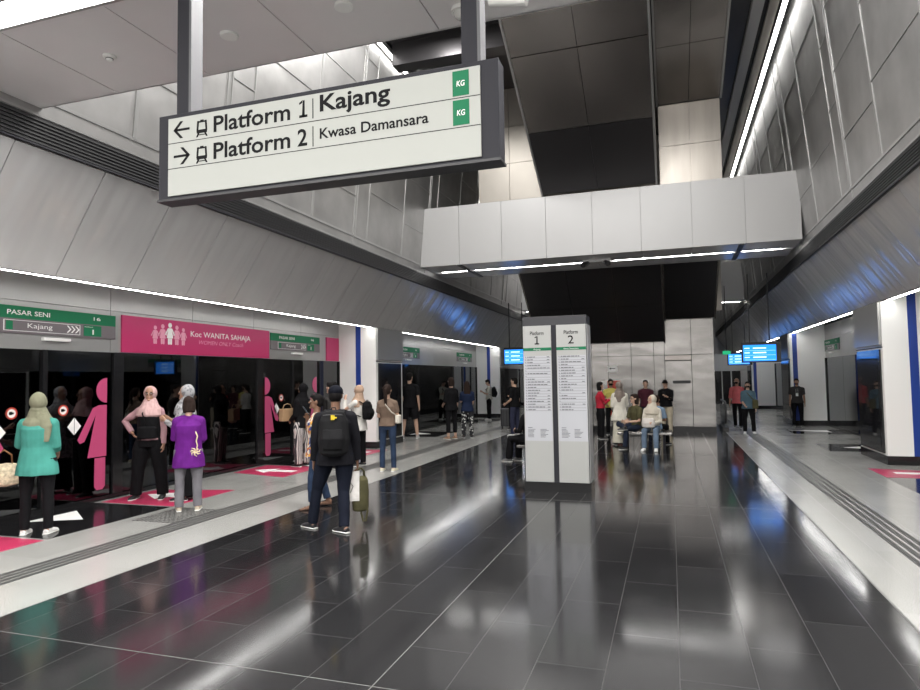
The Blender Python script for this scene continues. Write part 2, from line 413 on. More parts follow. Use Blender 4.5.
def bay(side, ya, yb, doors, n):
    X = -8.1 if side < 0 else 4.8
    F = lambda d: X - side * d            # towards the hall
    def bx(b, d0, d1, y0, y1, z0, z1, mi=None): b.box(min(F(d0), F(d1)), max(F(d0), F(d1)), y0, y1, z0, z1, mi)
    root = bpy.data.objects.new('door_%d' % n, None); COL.objects.link(root); root['kind'] = 'structure'
    # header panels
    b = MB(); y = ya
    nseg = max(1, round((yb - ya) / 1.85)); w = (yb - ya) / nseg
    for k in range(nseg):
        bx(b, -.05, .0, y + .004, y + w - .004, 2.84, 3.25, 0); bx(b, -.05, .0, y + .004, y + w - .004, 2.2, 2.832, 0); y += w
    bx(b, -.1, -.05, ya, yb, 2.2, 3.3, 1)
    b.build('header_panel', [M_HEADER, M_DARK], root)
    b = MB(); bx(b, -.06, .05, ya, yb, 0, .06); b.build('threshold', M_PLINTH, root)
    # posts and glass leaves
    cuts = [ya]
    for c in doors: cuts += [c - 1.22, c, c + 1.22]
    cuts.append(yb)
    cuts = [c for c in cuts if ya <= c <= yb]
    for i, c in enumerate(cuts):
        wide = .09 if any(abs(abs(c - d) - 1.22) < .01 for d in doors) else .035
        b = MB(); bx(b, -.04, .035, c - wide, c + wide, .06, 2.2); b.build('post', M_PLINTH, root)
    for i in range(len(cuts) - 1):
        y0, y1 = cuts[i] + .05, cuts[i + 1] - .05
        if y1 - y0 > .2:
            m = max(1, round((y1 - y0) / 2.0)); w = (y1 - y0) / m
            for k in range(m):
                b = MB(); bx(b, -.012, .0, y0 + k * w + .01, y0 + (k + 1) * w - .01, .06, 2.2); b.build('glass_pane', M_GLASS, root)
    return root, F
def green_sign(side, yc, w, parent, F, small=False):
    # reading direction along +Y on the left wall (seen from the hall), -Y on the right wall
    z0, z1 = 2.40, 2.76
    def bx(b, d0, d1, y0, y1, za, zb, mi=None): b.box(min(F(d0), F(d1)), max(F(d0), F(d1)), y0, y1, za, zb, mi)
    y0, y1 = yc - w / 2, yc + w / 2
    b = MB(); bx(b, .0, .02, y0, y1, 2.595, z1, 0); bx(b, .0, .02, y0, y1, z0, 2.595, 1)
    def U(u): return y0 + u * w if side < 0 else y1 - u * w
    def ub(u0, u1, za, zb, d, mi): bx(b, .02, .02 + d, min(U(u0), U(u1)), max(U(u0), U(u1)), za, zb, mi)
    ub(.13, .69, 2.43, 2.575, .003, 2); ub(.136, .684, 2.437, 2.568, .005, 1); ub(.72, .87, 2.425, 2.58, .004, 0); ub(.145, .19, 2.445, 2.56, .007, 0)
    for k in range(3):
        for q in (-1, 1):
            u = .58 + k * .033
            pts = [(u, 2.503 + q * .05), (u + .012, 2.503 + q * .05), (u + .037, 2.503), (u + .025, 2.503)]
            P = [(F(.026), U(p[0]), p[1]) for p in pts]
            b.hexa([(p[0] - .001, p[1], p[2]) for p in P], [(p[0] + .001, p[1], p[2]) for p in P], 2)
    o = b.build('route_sign', [M_GREEN, M_GREYSIGN, M_WHITEPRINT], parent)
    fc = '+X' if side < 0 else '-X'
    X = F(.028)
    text('PASAR SENI', (X, U(.15), 2.645), w * .30, .062, M_WHITEPRINT, o, fc, bold=.012)
    text('16', (X, U(.80), 2.66), w * .06, .05, M_WHITEPRINT, o, fc, bold=.01)
    text('Kajang' if side < 0 else 'Kwasa Damansara', (X, U(.29), 2.48), w * (.18 if side < 0 else .27), .065, M_WHITEPRINT, o, fc)
    text('Platform', (X, U(.725), 2.55), w * .07, .018, M_WHITEPRINT, o, fc)
    text('1' if side < 0 else '2', (X, U(.79), 2.45), (.026 if side < 0 else .05), .075, M_WHITEPRINT, o, fc, bold=.01)
    b = MB(); bx(b, .0, .06, yc - .2, yc + .2, 2.325, 2.365); b.build('door_lamp', M_WHITEPRINT, parent)

def pane_marks(side, c, parent, F, figs=True, dots=True):
    X = F(.006)
    if dots:
        c -= .07
        for (yy, zz) in ((c - .37, 1.36), (c + .37, 1.36)):
            b = MB(); disc(b, X, yy, zz, .075, 0); ring(b, F(.009), yy, zz, .058, .078, 1)
            b.box(X - .004, X + .004, yy - .035, yy + .03, zz - .012, zz + .012, 2); b.box(X - .004, X + .004, yy - .03, yy + .01, zz - .02, zz + .022, 2)
            b.build('no_entry_sticker', [M_WHITEPRINT, M_RED, M_INK], parent)
        for yy in (c - .55, c + .55):
            b = MB(); q = [(X, yy - .11, 1.12), (X, yy, 1.0), (X, yy + .11, 1.12), (X, yy, 1.25)]
            b.hexa([(p[0] - .002, p[1], p[2]) for p in q], [(p[0] + .002, p[1], p[2]) for p in q], 0)
            b.box(X - .003, X + .003, yy - .004, yy + .004, 1.0, 1.25, 1)
            b.build('diamond_sticker', [M_WHITEPRINT, M_GREYSIGN], parent)
        c += .07
    if figs:
        for s in (-1, 1):
            b = MB(); figure_prims(b, X, c + s * 1.03, .16, 1.62, -s, 0)
            b.build('woman_figure_decal', [M_PINKGLASS], parent)

bays = []
ends_l = [FY0] + sum([[y, y + 1.65] for y in YS_L], []) + [FY1]
ends_r = [FY0] + sum([[y, y + 1.75] for y in YS_R], []) + [FY1]
doors_l = {1: [6.5, 12.52], 2: [18.9, 24.9], 3: [31.0, 36.6]}
doors_r = {1: [9.6], 2: [18.0], 3: [29.0], }
n = 1
for i in range(5):
    r, F = bay(-1, ends_l[2 * i], ends_l[2 * i + 1], doors_l.get(i, []), n); n += 1
    for c in doors_l.get(i, []):
        if c < 36: green_sign(-1, c + (0.16 if i == 1 else .3), 2.0, r, F)
        pane_marks(-1, c, r, F, i == 1, i == 1)
    if i == 1:
        # pink women-only banner
        for (y0, y1, full) in ((7.78, 11.62, True), (14.0, 14.62, False)):
            b = MB(); b.box(-8.1, -8.075, y0, y1, 2.21, 2.79); ban = b.build('women_only_banner', M_PINK, r)
            if full:
                for k, (yy, mm, h) in enumerate(((8.45, M_LTPINK, .27), (9.09, M_LTPINK, .27), (8.61, M_LTPINK, .30), (8.93, M_LTPINK, .30), (8.77, M_WHITEPRINT, .33))):
                    b = MB(); figure_prims(b, -8.072 + k * .002, yy, 2.37, h * 1.1, 0, 0); b.build('figure_print', mm, ban)
                text('Koc WANITA SAHAJA', (-8.070, 9.27, 2.54), 1.70, .10, M_WHITEPRINT, ban, '+X', bold=.01)
                text('WOMEN ONLY Coach', (-8.070, 9.48, 2.41), 1.26, .075, M_LTPINK, ban, '+X', slant=.25)
for i in range(5):
    r, F = bay(1, ends_r[2 * i], ends_r[2 * i + 1], doors_r.get(i, []), n); n += 1
    if i == 2: green_sign(1, 22.6, 2.0, r, F)
    if i == 3: green_sign(1, 32.0, 2.0, r, F)

# linear lights along the foot of the slopes
for side in (-1, 1):
    ends = ends_l if side < 0 else ends_r
    for i in range(5):
        y0, y1 = ends[2 * i] + .02, ends[2 * i + 1] - .02
        x = -7.18 if side < 0 else 3.88
        t = empty('linear_light', (x, (y0 + y1) / 2, 3.05), 'thin white linear light above the %s screen doors, bay %s' % (('left', 'right')[side > 0],
              ('behind the viewpoint', 'with the pink banner' if side < 0 else 'nearest the viewpoint', 'between first and second white columns', 'between second and third white columns', 'at the far end')[i]), 'light', 'linear lights above the platform doors')
        b = MB(); yy = (y1 - y0) / 2
        b.box(-.05, .05, -yy, yy, .0, .26); b.build('housing', M_SEAM, t)
        b = MB(); b.box(-.022, .022, -yy, yy, -.012, -.001); b.build('diffuser', M_LINE, t)

# ---- strip lights of the low ceiling
for k, (y, w) in enumerate(((3.515, .26), (0.15, .26), (-3.0, .26))):
    t = empty('strip_light', (-1.7, y, CZ), ('twin-tube strip light recessed across the low ceiling above the signboard', 'strip light recessed across the low ceiling overhead', 'strip light recessed across the low ceiling behind')[k], 'light', 'strip lights of the low ceiling')
    b = MB()
    b.box(-4.5, 4.5, -.16, -.13, -.01, .05); b.box(-4.5, 4.5, .13, .16, -.01, .05); b.build('frame', M_SEAM, t)
    b = MB()
    for i in range(6): b.box(-4.45 + i * 1.49, -4.45 + i * 1.49 + 1.45, -.12, .12, .012, .028)
    b.build('diffuser', M_STRIP, t)
    ld = bpy.data.lights.new('strip_lamp', 'AREA'); ld.shape = 'RECTANGLE'; ld.size = 8.9; ld.size_y = .22; ld.energy = A_STRIP; ld.color = (1, .98, .96)
    lo = bpy.data.objects.new('lamp', ld); COL.objects.link(lo); lo.parent = t; lo.location = (0, 0, -.02)

# void lights
t = empty('void_light', (2.35, 14, 8.98), 'long bright strip light high on the right side of the void', 'light')
b = MB(); b.box(-.05, .05, -8.9, 22, .0, .11); b.build('housing', M_DARKSLAT, t)
b = MB(); b.box(-.045, .045, -8.8, 22, -.02, -.002); b.build('diffuser', M_VOIDLINE, t)
t = empty('void_light', (-5.70, 14, 8.92), 'strip light glimpsed above the signboard on the left wall of the void', 'light')
b = MB(); b.box(-.06, .04, -8.9, 5.0, .0, .12); b.build('housing', M_WHITEPANEL, t)
b = MB(); b.box(-.04, .04, -8.8, 5.0, -.02, -.002); b.build('diffuser', M_VOIDLINE, t)
for (x, y) in ((-3.5, 8.6), (-4.4, 11.0), (-1.6, 6.6), (0.4, 7.5), (-5.2, 26), (1.9, 32)):  # unseen fill lamps, added to brighten the void and the far walls
    ld = bpy.data.lights.new('void_fill_lamp', 'AREA'); ld.shape = 'RECTANGLE'; ld.size = .5; ld.size_y = 1.6; ld.energy = A_VOID; ld.color = (1, .98, .95)
    t = empty('void_fill_light', (x, y, 8.98), 'unseen rectangular fill lamp added under the ceiling of the tall void', 'light', 'fill lamps added under the void ceiling')
    b = MB(); b.box(-.3, .3, -.85, .85, .02, .1); b.build('housing', M_DARKSLAT, t)
    lo = bpy.data.objects.new('lamp', ld); COL.objects.link(lo); lo.parent = t

# ---- core block at the far side with steel cladding
CX0, CX1, CY0, CY1 = -4.35, 1.23, 20.4, 38.0
b = MB()
b.box(CX0 + .03, CX1 - .03, CY0 + .03, CY1, 0, 9.1, 1)
xsr = [-4.35, -3.45, -2.75, -2.35, -1.85, -1.15, -0.48, -0.17, 0.60, 1.23]
for i in range(len(xsr) - 1):
    a, c = xsr[i] + .006, xsr[i + 1] - .006
    b.box(a, c, CY0 + random.uniform(0, .004), CY0 + .03, 2.33, 3.6, 0)
    if abs(xsr[i] + .17) > .01: b.box(a, c, CY0 + random.uniform(0, .004), CY0 + .03, .17, 2.32, 0)
for (z0, z1) in ((.17, 2.32), (2.33, 4.6), (4.61, 7.2), (7.21, 9.09)):
    for k in range(8):
        b.box(CX0, CX0 + .03, CY0 + .03 + k * 2.2, CY0 + (k + 1) * 2.2 + .02, z0, z1, 0); b.box(CX1 - .03, CX1, CY0 + .03 + k * 2.2, CY0 + (k + 1) * 2.2 + .02, z0, z1, 0)
b.box(CX0 - .0, CX1 + .0, CY0 - .012, CY0 + .03, 0, .165, 2)
struct(b.build('wall_core', [M_STEEL, M_DARK, M_PLINTH]))
b = MB(); b.box(-.16, .59, CY0 - .008, CY0 + .03, .18, 2.14, 0); b.box(-.16, .59, CY0 - .02, CY0 + .03, 2.17, 2.31, 1)
dr = b.build('door_core', [M_STEEL, M_BRONZE]); struct(dr)
b = MB(); b.box(0.05, .55, CY0 - .022, CY0 - .008, 1.46, 1.55); b.build('handle', M_DARKSLAT, dr)
# upper transverse wall closing the void
b = MB()
zz = [3.6, 5.2, 6.6, 7.9, 9.1]; xx = [-5.9, -5.1, -4.0, -2.9, -1.8, -.7, .4, 1.5]
for i in range(len(zz) - 1):
    for k in range(len(xx) - 1):
        if zz[i] < 4 and xx[k] < -4.2: continue
        b.box(xx[k] + .006, xx[k + 1] - .006, 20.28, 20.33, zz[i] + .006, zz[i + 1] - .006, 0)
b.box(-5.9, 1.5, 20.33, 20.40, 5.2, 9.1, 1)
struct(b.build('wall_transverse_upper', [M_BEIGE, M_DARK]))

# ---- escalator undersides
def soff(name, x0, x1, ya, za, yb, zb, th, m, side_m, lab, nx=2, dark_from=None):
    root = empty(name, ((x0 + x1) / 2, yb, zb), lab, 'escalator')
    d = Vector((0, yb - ya, zb - za)); nrm = Vector((0, d.z, -d.y)).normalized()
    if nrm.z > 0: nrm = -nrm
    o = Vector(root.location); b = MB(); k = 5; L = d.length
    n = max(1, round(L / 2.0))
    for i in range(n):
        for j in range(nx):
            t0, t1 = i / n + .002, (i + 1) / n - .002
            u0, u1 = x0 + (x1 - x0) * j / nx + .005, x0 + (x1 - x0) * (j + 1) / nx - .005
            def Q(u, t): return Vector((u, ya, za)) + d * t - o
            yy = ya + (yb - ya) * (t0 + t1) / 2
            mi = 1 if (dark_from is not None and yy > dark_from) else 0  # dark reflection on the lower panels painted in as a darker metal
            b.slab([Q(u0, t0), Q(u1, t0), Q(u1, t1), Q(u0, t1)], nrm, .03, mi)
    b.build('underside_panel', [m, M_DARKMETAL], root)
    b = MB()
    lo = lambda u, t, up: tuple(Vector((u, ya, za)) + d * t - nrm * .03 - o + Vector((0, 0, up)))
    b.hexa([lo(x0 + .02, 0, 0), lo(x1 - .02, 0, 0), lo(x1 - .02, 1, 0), lo(x0 + .02, 1, 0)], [lo(x0 + .02, 0, th), lo(x1 - .02, 0, th), lo(x1 - .02, 1, th), lo(x0 + .02, 1, th)], 0)
    b.build('truss', [M_DARK], root)
    for u, w in ((x0, -.04), (x1, .0)):
        b = MB()
        b.hexa([lo(u + w, 0, -.06), lo(u + w + .04, 0, -.06), lo(u + w + .04, 1, -.06), lo(u + w, 1, -.06)], [lo(u + w, 0, th), lo(u + w + .04, 0, th), lo(u + w + .04, 1, th), lo(u + w, 1, th)], 0)
        b.build('side_skirt', side_m, root)
    return root
sl = math.tan(math.radians(30))
# left flight: lower wide dark portion, then the brown flight rising towards the viewer
soff('escalator_flight', -4.0, -0.17, 17.72, 4.68, 20.25, 2.74, .5, M_DARKMETAL, M_BRONZE, 'dark wide lower underside of the escalator above the steel wall', 3)
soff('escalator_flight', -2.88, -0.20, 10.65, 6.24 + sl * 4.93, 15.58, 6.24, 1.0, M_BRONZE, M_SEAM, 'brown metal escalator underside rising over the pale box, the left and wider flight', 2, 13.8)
soff('escalator_flight', -0.10, 1.27, 17.9, 4.85, 20.25, 3.40, .5, M_DARKMETAL, M_BRONZE, 'black lower underside of the right escalator above the steel door', 1)
soff('escalator_flight', -0.10, 1.27, 12.0, 9.08, 15.6, 8.1, .2, M_BRONZE, M_SEAM, 'brown underside of the narrow right escalator flight near the high strip light', 2)
b = MB()
for (z0, z1) in ((6.21, 7.1), (7.11, 8.1)):
    for (a, c) in ((-.08, .58), (.59, 1.26)): b.box(a, c, 15.64, 15.69, z0, z1)
b.box(-.1, 1.22, 15.69, 15.8, 6.2, 8.1)
struct(b.build('wall_transverse_middle', [mat('tan_steel', (0.34, 0.315, 0.285), .32, .8, var=.12, vscale=1.2, bstretch=(3, 1, .3))]))
b = MB()
for (z0, z1) in ((6.21, 7.15), (7.16, 8.1), (8.11, 9.09)):
    b.box(-4.55, -3.74, 15.62, 15.67, z0, z1, 0); b.box(-3.73, -2.93, 15.62, 15.67, z0, z1, 0)
b.box(-4.5, -2.95, 15.67, 15.8, 6.21, 9.09, 1)
struct(b.build('wall_transverse_side', [M_BEIGE, M_DARK]))
# landing balustrade at the foot of the right escalator
t = empty('escalator_balustrade', (1.50, 20.6, 0), 'glass sided escalator handrail end beside the steel wall', 'escalator')
b = MB(); b.box(-.03, .03, 0, 1.6, .12, .82); b.build('glass_side', M_CLEAR, t)
b = MB()
pts = [(0, 1.6, .9), (0, .2, .9), (0, .03, .86), (0, -.1, .74), (0, -.14, .58), (0, -.1, .42), (0, 0.02, .3), (0, .2, .24)]
b.tube(pts, [.032] * len(pts), 10, (1, 0, 0)); b.build('handrail', M_DARKSLAT, t, smooth=True)
b = MB(); b.box(-.08, .08, -.02, 1.6, 0, .14); b.build('skirt', M_PLINTH, t)

# ---- pale suspended boxes
def pale_box(x0, x1, y0, y1, z0, z1, lab, nseg, near):
    t = empty('ceiling_bulkhead', ((x0 + x1) / 2, (y0 + y1) / 2, z0), lab, 'bulkhead')
    o = Vector(t.location); w = (x1 - x0) / nseg; b = MB()
    for k in range(nseg):
        b.box(x0 + k * w + .006 - o.x, x0 + (k + 1) * w - .006 - o.x, y0 - o.y, y0 + .03 - o.y, 0, z1 - z0, 0)
        b.box(x0 + k * w + .006 - o.x, x0 + (k + 1) * w - .006 - o.x, y1 - .03 - o.y, y1 - o.y, 0, z1 - z0, 0)
    b.box(x0 - o.x, x1 - o.x, y0 + .03 - o.y, y1 - .03 - o.y, .04, z1 - z0 - .01, 1)
    b.build('face_panel', [M_WHITEPANEL, M_WHITEPANEL], t)
    b = MB()
    ym = (y0 + y1) / 2
    for k in range(nseg):
        b.box(x0 + k * w + .004 - o.x, x0 + (k + 1) * w - .004 - o.x, y0 + .002 - o.y, ym - .05 - o.y, 0, .03, 0)
        b.box(x0 + k * w + .004 - o.x, x0 + (k + 1) * w - .004 - o.x, ym + .05 - o.y, y1 - .002 - o.y, 0, .03, 0)
    b.build('underside', [M_MIRROR], t)
    mid = (x0 + x1) / 2
    for (a, c) in (((x0 + .3, x0 + 1.0), (x0 + 1.25, mid - .4), (mid + .4, x1 - 1.35), (x1 - 1.1, x1 - .25)) if near else ((x0 + .1, x1 - .1),)):
        b = MB(); b.box(a - o.x, c - o.x, -.03, .03, .002, .03); b.build('light_strip', M_LINE, t)
    if near:
        for xx_ in (x0 + 1.12, x1 - 1.22):
            b = MB(); b.box(xx_ - .05 - o.x, xx_ + .05 - o.x, y0 + .01 - o.y, y1 - .01 - o.y, -.025, .02); b.build('slot', M_DARKSLAT, t)
    return t
pale_box(-6.24, 2.84, 15.6, 17.7, 4.66, 6.2, 'long pale panelled box spanning the hall under the escalators', 8, True)
pale_box(1.3, 2.86, 27.5, 29.0, 4.66, 6.2, 'smaller pale box farther off beyond the steel block', 2, False)
pale_box(-6.2, -4.4, 27.5, 29.0, 4.66, 6.2, 'pale box beyond the steel block on the left side', 2, False)
# cameras under the box
t = empty('camera_cluster', (-1.7, 16.35, 4.66), 'cluster of small dark cameras under the pale box', 'camera')
b = MB(); b.box(-.35, .35, -.05, .05, -.06, 0); b.build('bracket', M_SEAM, t)
for x in (-.22, .22):
    b = MB(); b.tube([(x, -.02, -.08), (x * 1.4, -.28, -.16)], [.06, .065], 12); b.build('camera_body', M_DARKSLAT, t, smooth=False)

# ================================================================== SIGNBOARD
SY = 3.1
sg = empty('hanging_sign', (-1.87, SY + .06, 2.83), 'long hanging platform direction signboard on two charcoal posts', 'sign')
def sp(x, z, y=0): return (x + 1.87, y - .06, z - 2.83)
b = MB(); b.box(-1.08, 1.08, -.055, .055, 0, .53); b.build('sign_case', M_FRAME, sg, bevel=.004)
b = MB(); b.box(-1.085, 1.085, -.062, .062, -.006, .008); b.build('bottom_trim', M_DARKSLAT, sg)
b = MB(); b.box(-1.0, .985, -.066, -.056, .022, .50); face = b.build('sign_panel', M_SIGNFACE, sg, bevel=.002)
b = MB()
for z in (.188, .344): b.box(-1.0, .985, -.0675, -.066, z - .0018, z + .0018)
b.build('dividing_line', M_INK, sg)
for i, x in enumerate((-2.768, -.936)):
    b = MB(); b.box(x - .052 + 1.87, x + .035 + 1.87, -.05, .02, .53, CZ - 2.83, 0); b.box(x + .035 + 1.87, x + .052 + 1.87, -.05, .05, .53, CZ - 2.83, 1); b.build('post', [M_FRAME, mat('post_side', (0.13, 0.13, 0.135), .7, .0)], sg)
TY = SY - .0065
o3 = Vector(sg.location)
def st(body, x, z, w, h, bold=0.0, m=M_INK): return text(body, (x - o3.x, TY - o3.y - .001, z - o3.z), w, h, m, sg, '-Y', bold=bold)
def one_mesh(parent, x, y, z, h, w, m=M_INK):
    b = MB(); k = h * .085
    for q in ([(-k, 0), (k, 0), (k, h), (-k * .4, h)], [(-w / 2, 0), (w / 2, 0), (w / 2, k * 1.7), (-w / 2, k * 1.7)], [(-k, h), (-w * .5, h * .80), (-w * .5, h * .88 ), (-k * .2, h)], [(-w * .5, h * .78), (-k * .8, h * .86), (-k * .8, h), (-w * .5, h * .87)]):
        b.hexa([(x + p[0], y, z + p[1]) for p in q], [(x + p[0], y + .002, z + p[1]) for p in q])
    return b.build('lettering', m, parent)
def one(x, z, h, w): return one_mesh(sg, x - o3.x, TY - o3.y - .001, z - o3.z, h, w)
st('Platform', -2.535, 3.205, .525, .098, .018); one(-1.925, 3.205, .098, .052)
st('Platform', -2.535, 3.043, .525, .098, .018); st('2', -1.962, 3.043, .062, .098, .018)
st('Kajang', -1.819, 3.224, .43, .095, .022)
st('Kwasa Damansara', -1.82, 3.068, .65, .06, .018)
b = MB()
for z in (3.19, 3.03): b.box(-1.866 - o3.x, -1.861 - o3.x, TY - o3.y - .001, TY - o3.y + .001, z - o3.z, z + .115 - o3.z)
b.build('separator', M_INK, sg)
for z in (3.185, 3.03):
    b = MB(); b.box(-1.034 - o3.x, -.945 - o3.x, TY - o3.y - .002, TY - o3.y + .001, z - o3.z, z + .132 - o3.z); g = b.build('line_badge', M_GREEN, sg)
    text('KG', (-1.012 - o3.x, TY - o3.y - .003, z + .05 - o3.z), .045, .03, M_WHITEPRINT, g, '-Y', bold=.015, slant=.1)
def arrow(cx, cz, d):
    b = MB(); y0, y1 = TY - o3.y - .001, TY - o3.y + .001
    def P(pts):
        q = [(cx + p[0] * d - o3.x, cz + p[1] - o3.z) for p in pts]
        b.hexa([(p[0], y0, p[1]) for p in q], [(p[0], y1, p[1]) for p in q])
    P([(-.058, -.007), (.05, -.007), (.05, .007), (-.058, .007)])
    for s in (-1, 1): P([(.04, 0), (.062, 0), (.012, s * .052), (-.01, s * .052)])
    b.build('arrow', M_INK, sg)
arrow(-2.768, 3.252, -1); arrow(-2.768, 3.09, 1)
def train(cx, cz):
    b = MB(); y0, y1 = TY - o3.y - .001, TY - o3.y + .001
    def P(pts):
        q = [(cx + p[0] - o3.x, cz + p[1] - o3.z) for p in pts]
        b.hexa([(p[0], y0, p[1]) for p in q], [(p[0], y1, p[1]) for p in q])
    for s in (-1, 1):
        P([(s * .027, -.022), (s * .039, -.022), (s * .034, .042), (s * .021, .042)])
        P([(s * .016, -.03), (s * .028, -.03), (s * .042, -.056), (s * .030, -.056)])
    P([(-.027, .031), (.027, .031), (.027, .040), (-.027, .040)]); P([(-.037, -.033), (.037, -.033), (.037, -.012), (-.037, -.012)])
    P([(-.012, .04), (.012, .04), (.012, .047), (-.012, .047)]); P([(-.03, -.046), (.03, -.046), (.03, -.041), (-.03, -.041)])
    b.build('train_symbol', M_INK, sg)
train(-2.620, 3.245); train(-2.620, 3.085)

# ================================================================== TOTEM
tt = empty('information_totem', (-1.66, 9.72, 0), 'tall grey two-panel platform information totem on the black floor', 'sign')
b = MB(); b.box(-.485, .485, -.10, .32, .14, 2.64); b.build('body', mat('totem_grey', (0.040, 0.040, 0.045), .45, .2), tt, bevel=.004)
b = MB(); b.box(-.50, .50, -.105, .325, 0, .14); b.build('plinth', M_PLINTH, tt)
b = MB(); b.box(.485, .492, -.09, .31, .15, 2.5); b.build('side_panel', M_WHITEPANEL, tt)
for i, (x0, x1, num) in enumerate(((-.475, -.045, '1'), (.035, .475, '2'))):
    b = MB(); b.box(x0, x1, -.125, -.098, .15, 2.50); pn = b.build('face_panel', mat('totem_face', (0.43, 0.435, 0.42), 0.45), tt, bevel=.002)
    xm = (x0 + x1) / 2
    text('Platform', (xm - .105, -.127, 2.36), .21, .058, M_INK, pn, '-Y', bold=.008)
    if num == '1': one_mesh(pn, xm, -.128, 2.215, .125, .07)
    else: text(num, (xm - .045, -.127, 2.215), .085, .125, M_INK, pn, '-Y', bold=.006)
    b = MB(); b.box(x0, x1, -.1275, -.125, 2.12, 2.165); gl = b.build('green_band', M_GREEN, pn)
    text('Kajang' if num == '1' else 'Kwasa Damansara', (xm - (.05 if num == '1' else .11), -.129, 2.13), (.10 if num == '1' else .22), .024, M_WHITEPRINT, gl, '-Y')
    b = MB(); b.box(x0 + .01, x1 - .005, -.127, -.125, .76, 2.04); pp = b.build('timetable_sheet', mat('paper_cool', (0.50, 0.51, 0.54), .5), pn)
    b = MB(); ink = MB()
    for k in range(20):
        z = 2.01 - k * .042
        b.box(x0 + .03, x1 - .02, -.1283, -.1272, z, z + .0035)
        if random.random() < .8:
            a = x0 + .06
            for q in range(random.randint(2, 6)):
                w = random.uniform(.02, .06)
                if a + w > x1 - .06: break
                b.box(a, a + w, -.1283, -.1272, z + .010, z + .022, 0); a += w + .008
        b.box(x0 + .03, x0 + .042, -.1283, -.1272, z + .01, z + .022)
        if random.random() < .5: b.box(x1 - .07, x1 - .03, -.1283, -.1272, z + .01, z + .02)
    for c in range(2):
        for k in range(7):
            a = x0 + .05 + c * .19; w = random.uniform(.07, .13); z = .93 - k * .019
            b.box(a, a + w, -.1283, -.1272, z, z + .007)
    b.box(x0 + .05, x0 + .12, -.1283, -.1272, .955, .963)
    b.build('timetable_print', mat('print_grey', (0.10, 0.10, 0.11), .5), pp)
b = MB(); b.box(-.044, .034, -.112, -.098, .14, 2.5); b.build('centre_channel', M_FRAME, tt)

# ================================================================== SCREENS
def screen(x, y, w, h, zc, lab, top):
    t = empty('display_screen', (x, y, zc), lab, 'screen', 'hanging train information screens')
    b = MB(); b.box(-w / 2 - .04, w / 2 + .12, .0, .14, -h / 2 - .04, h / 2 + .04); b.build('casing', M_DARKSLAT, t, bevel=.01)
    b = MB(); b.box(-w / 2, w / 2, -.006, .0, -h / 2, h / 2 - .04); s = b.build('panel', M_SCREEN, t)
    b = MB(); b.box(-w / 2 + .05, w / 2, .14, .146, -h / 2, h / 2 - .04); b.build('rear_panel', M_SCREEN, t)
    b = MB()
    for k in range(3):
        z = h / 2 - .15 - k * h * .26
        b.box(-w * .2, w * .2, -.009, -.006, z, z + .035); b.box(-w * .45, w * .48, -.008, -.006, z - .055, z - .05)
        b.box(-w * .46, -w * .3, -.009, -.006, z + .005, z + .03)
    b.build('screen_text', M_SCREENTXT, s)
    b = MB(); b.box(-w * .3, -w * .3 + .03, .05, .08, h / 2 + .04, top - zc); b.box(w * .3, w * .3 + .03, .05, .08, h / 2 + .04, top - zc); b.build('hanger', M_DARKSLAT, t)
screen(2.42, 20.0, .86, .50, 2.33, 'blue lit train information screen hanging over the right platform', 4.6)
screen(-5.65, 24.0, .86, .58, 2.54, 'blue lit train information screen beyond the totem on the left', 4.6)
screen(2.9, 31.0, .86, .50, 2.40, 'farther screen hanging over the right platform, mostly hidden', 4.6)
t = empty('exit_sign', (1.75, 22.6, 2.42), 'tiny green exit sign hanging right of the steel wall', 'sign')
b = MB(); b.box(-.12, .12, 0, .04, -.06, .06); b.build('sign_panel', mat('exit_green', (0.02, .3, .12), .5, emit=(.02, .5, .2), estr=.5), t)
b = MB(); b.box(-.01, .01, .01, .03, .06, 2.2); b.build('hanger', M_FRAME, t)
# fire hose cabinet and notice on the steel wall
t = empty('fire_cabinet', (-1.72, 20.39, 1.1), 'red fire hose cabinet in the steel wall behind the people', 'cabinet')
b = MB(); b.box(-.36, .36, -.03, .0, -.75, .52, 0); b.build('frame', M_STEEL, t)
b = MB(); b.box(-.16, .22, -.045, -.03, -.6, .47); b.build('door', M_RED, t)
b = MB(); b.box(-.34, -.2, -.04, -.03, .36, .46); b.build('call_plate', M_WHITEPRINT, t)
t = empty('wall_notice', (-1.72, 20.38, 1.93), 'small white notice with an arrow on the steel wall', 'sign')
b = MB(); b.box(-.14, .14, -.01, 0.01, -.08, .09); b.build('plate', M_WHITEPRINT, t)
b = MB(); b.box(-.07, .09, -.013, -.01, .01, .03); b.hexa([(-.1, -.013, .02), (-.05, -.013, -.015), (-.05, -.013, .055)], [(-.1, -.01, .02), (-.05, -.01, -.015), (-.05, -.01, .055)]); b.build('arrow', M_INK, t)
# far end: lift front beyond the right side
t = empty('lift_front', (2.4, 40.0, 0), 'grey framed lift doors at the far end of the right side', 'lift')
b = MB(); b.box(-1.2, 1.8, -.1, .3, 1.9, 2.9); b.build('header', M_HEADER, t)
b = MB(); b.box(-1.2, -.6, -.1, .3, 0, 1.9); b.box(1.4, 1.8, -.1, .3, 0, 1.9); b.build('frame', M_WHITEPANEL, t)
b = MB(); b.box(-.6, 1.4, .05, .2, 0, 1.9); b.build('door', mat('black_glass2', (0.012, .012, .014), .06), t)
for x in (-.1, .4, .9):
    b = MB(); b.box(x - .03, x + .03, -.02, .05, 0, 1.9); b.build('mullion', M_HEADER, t)

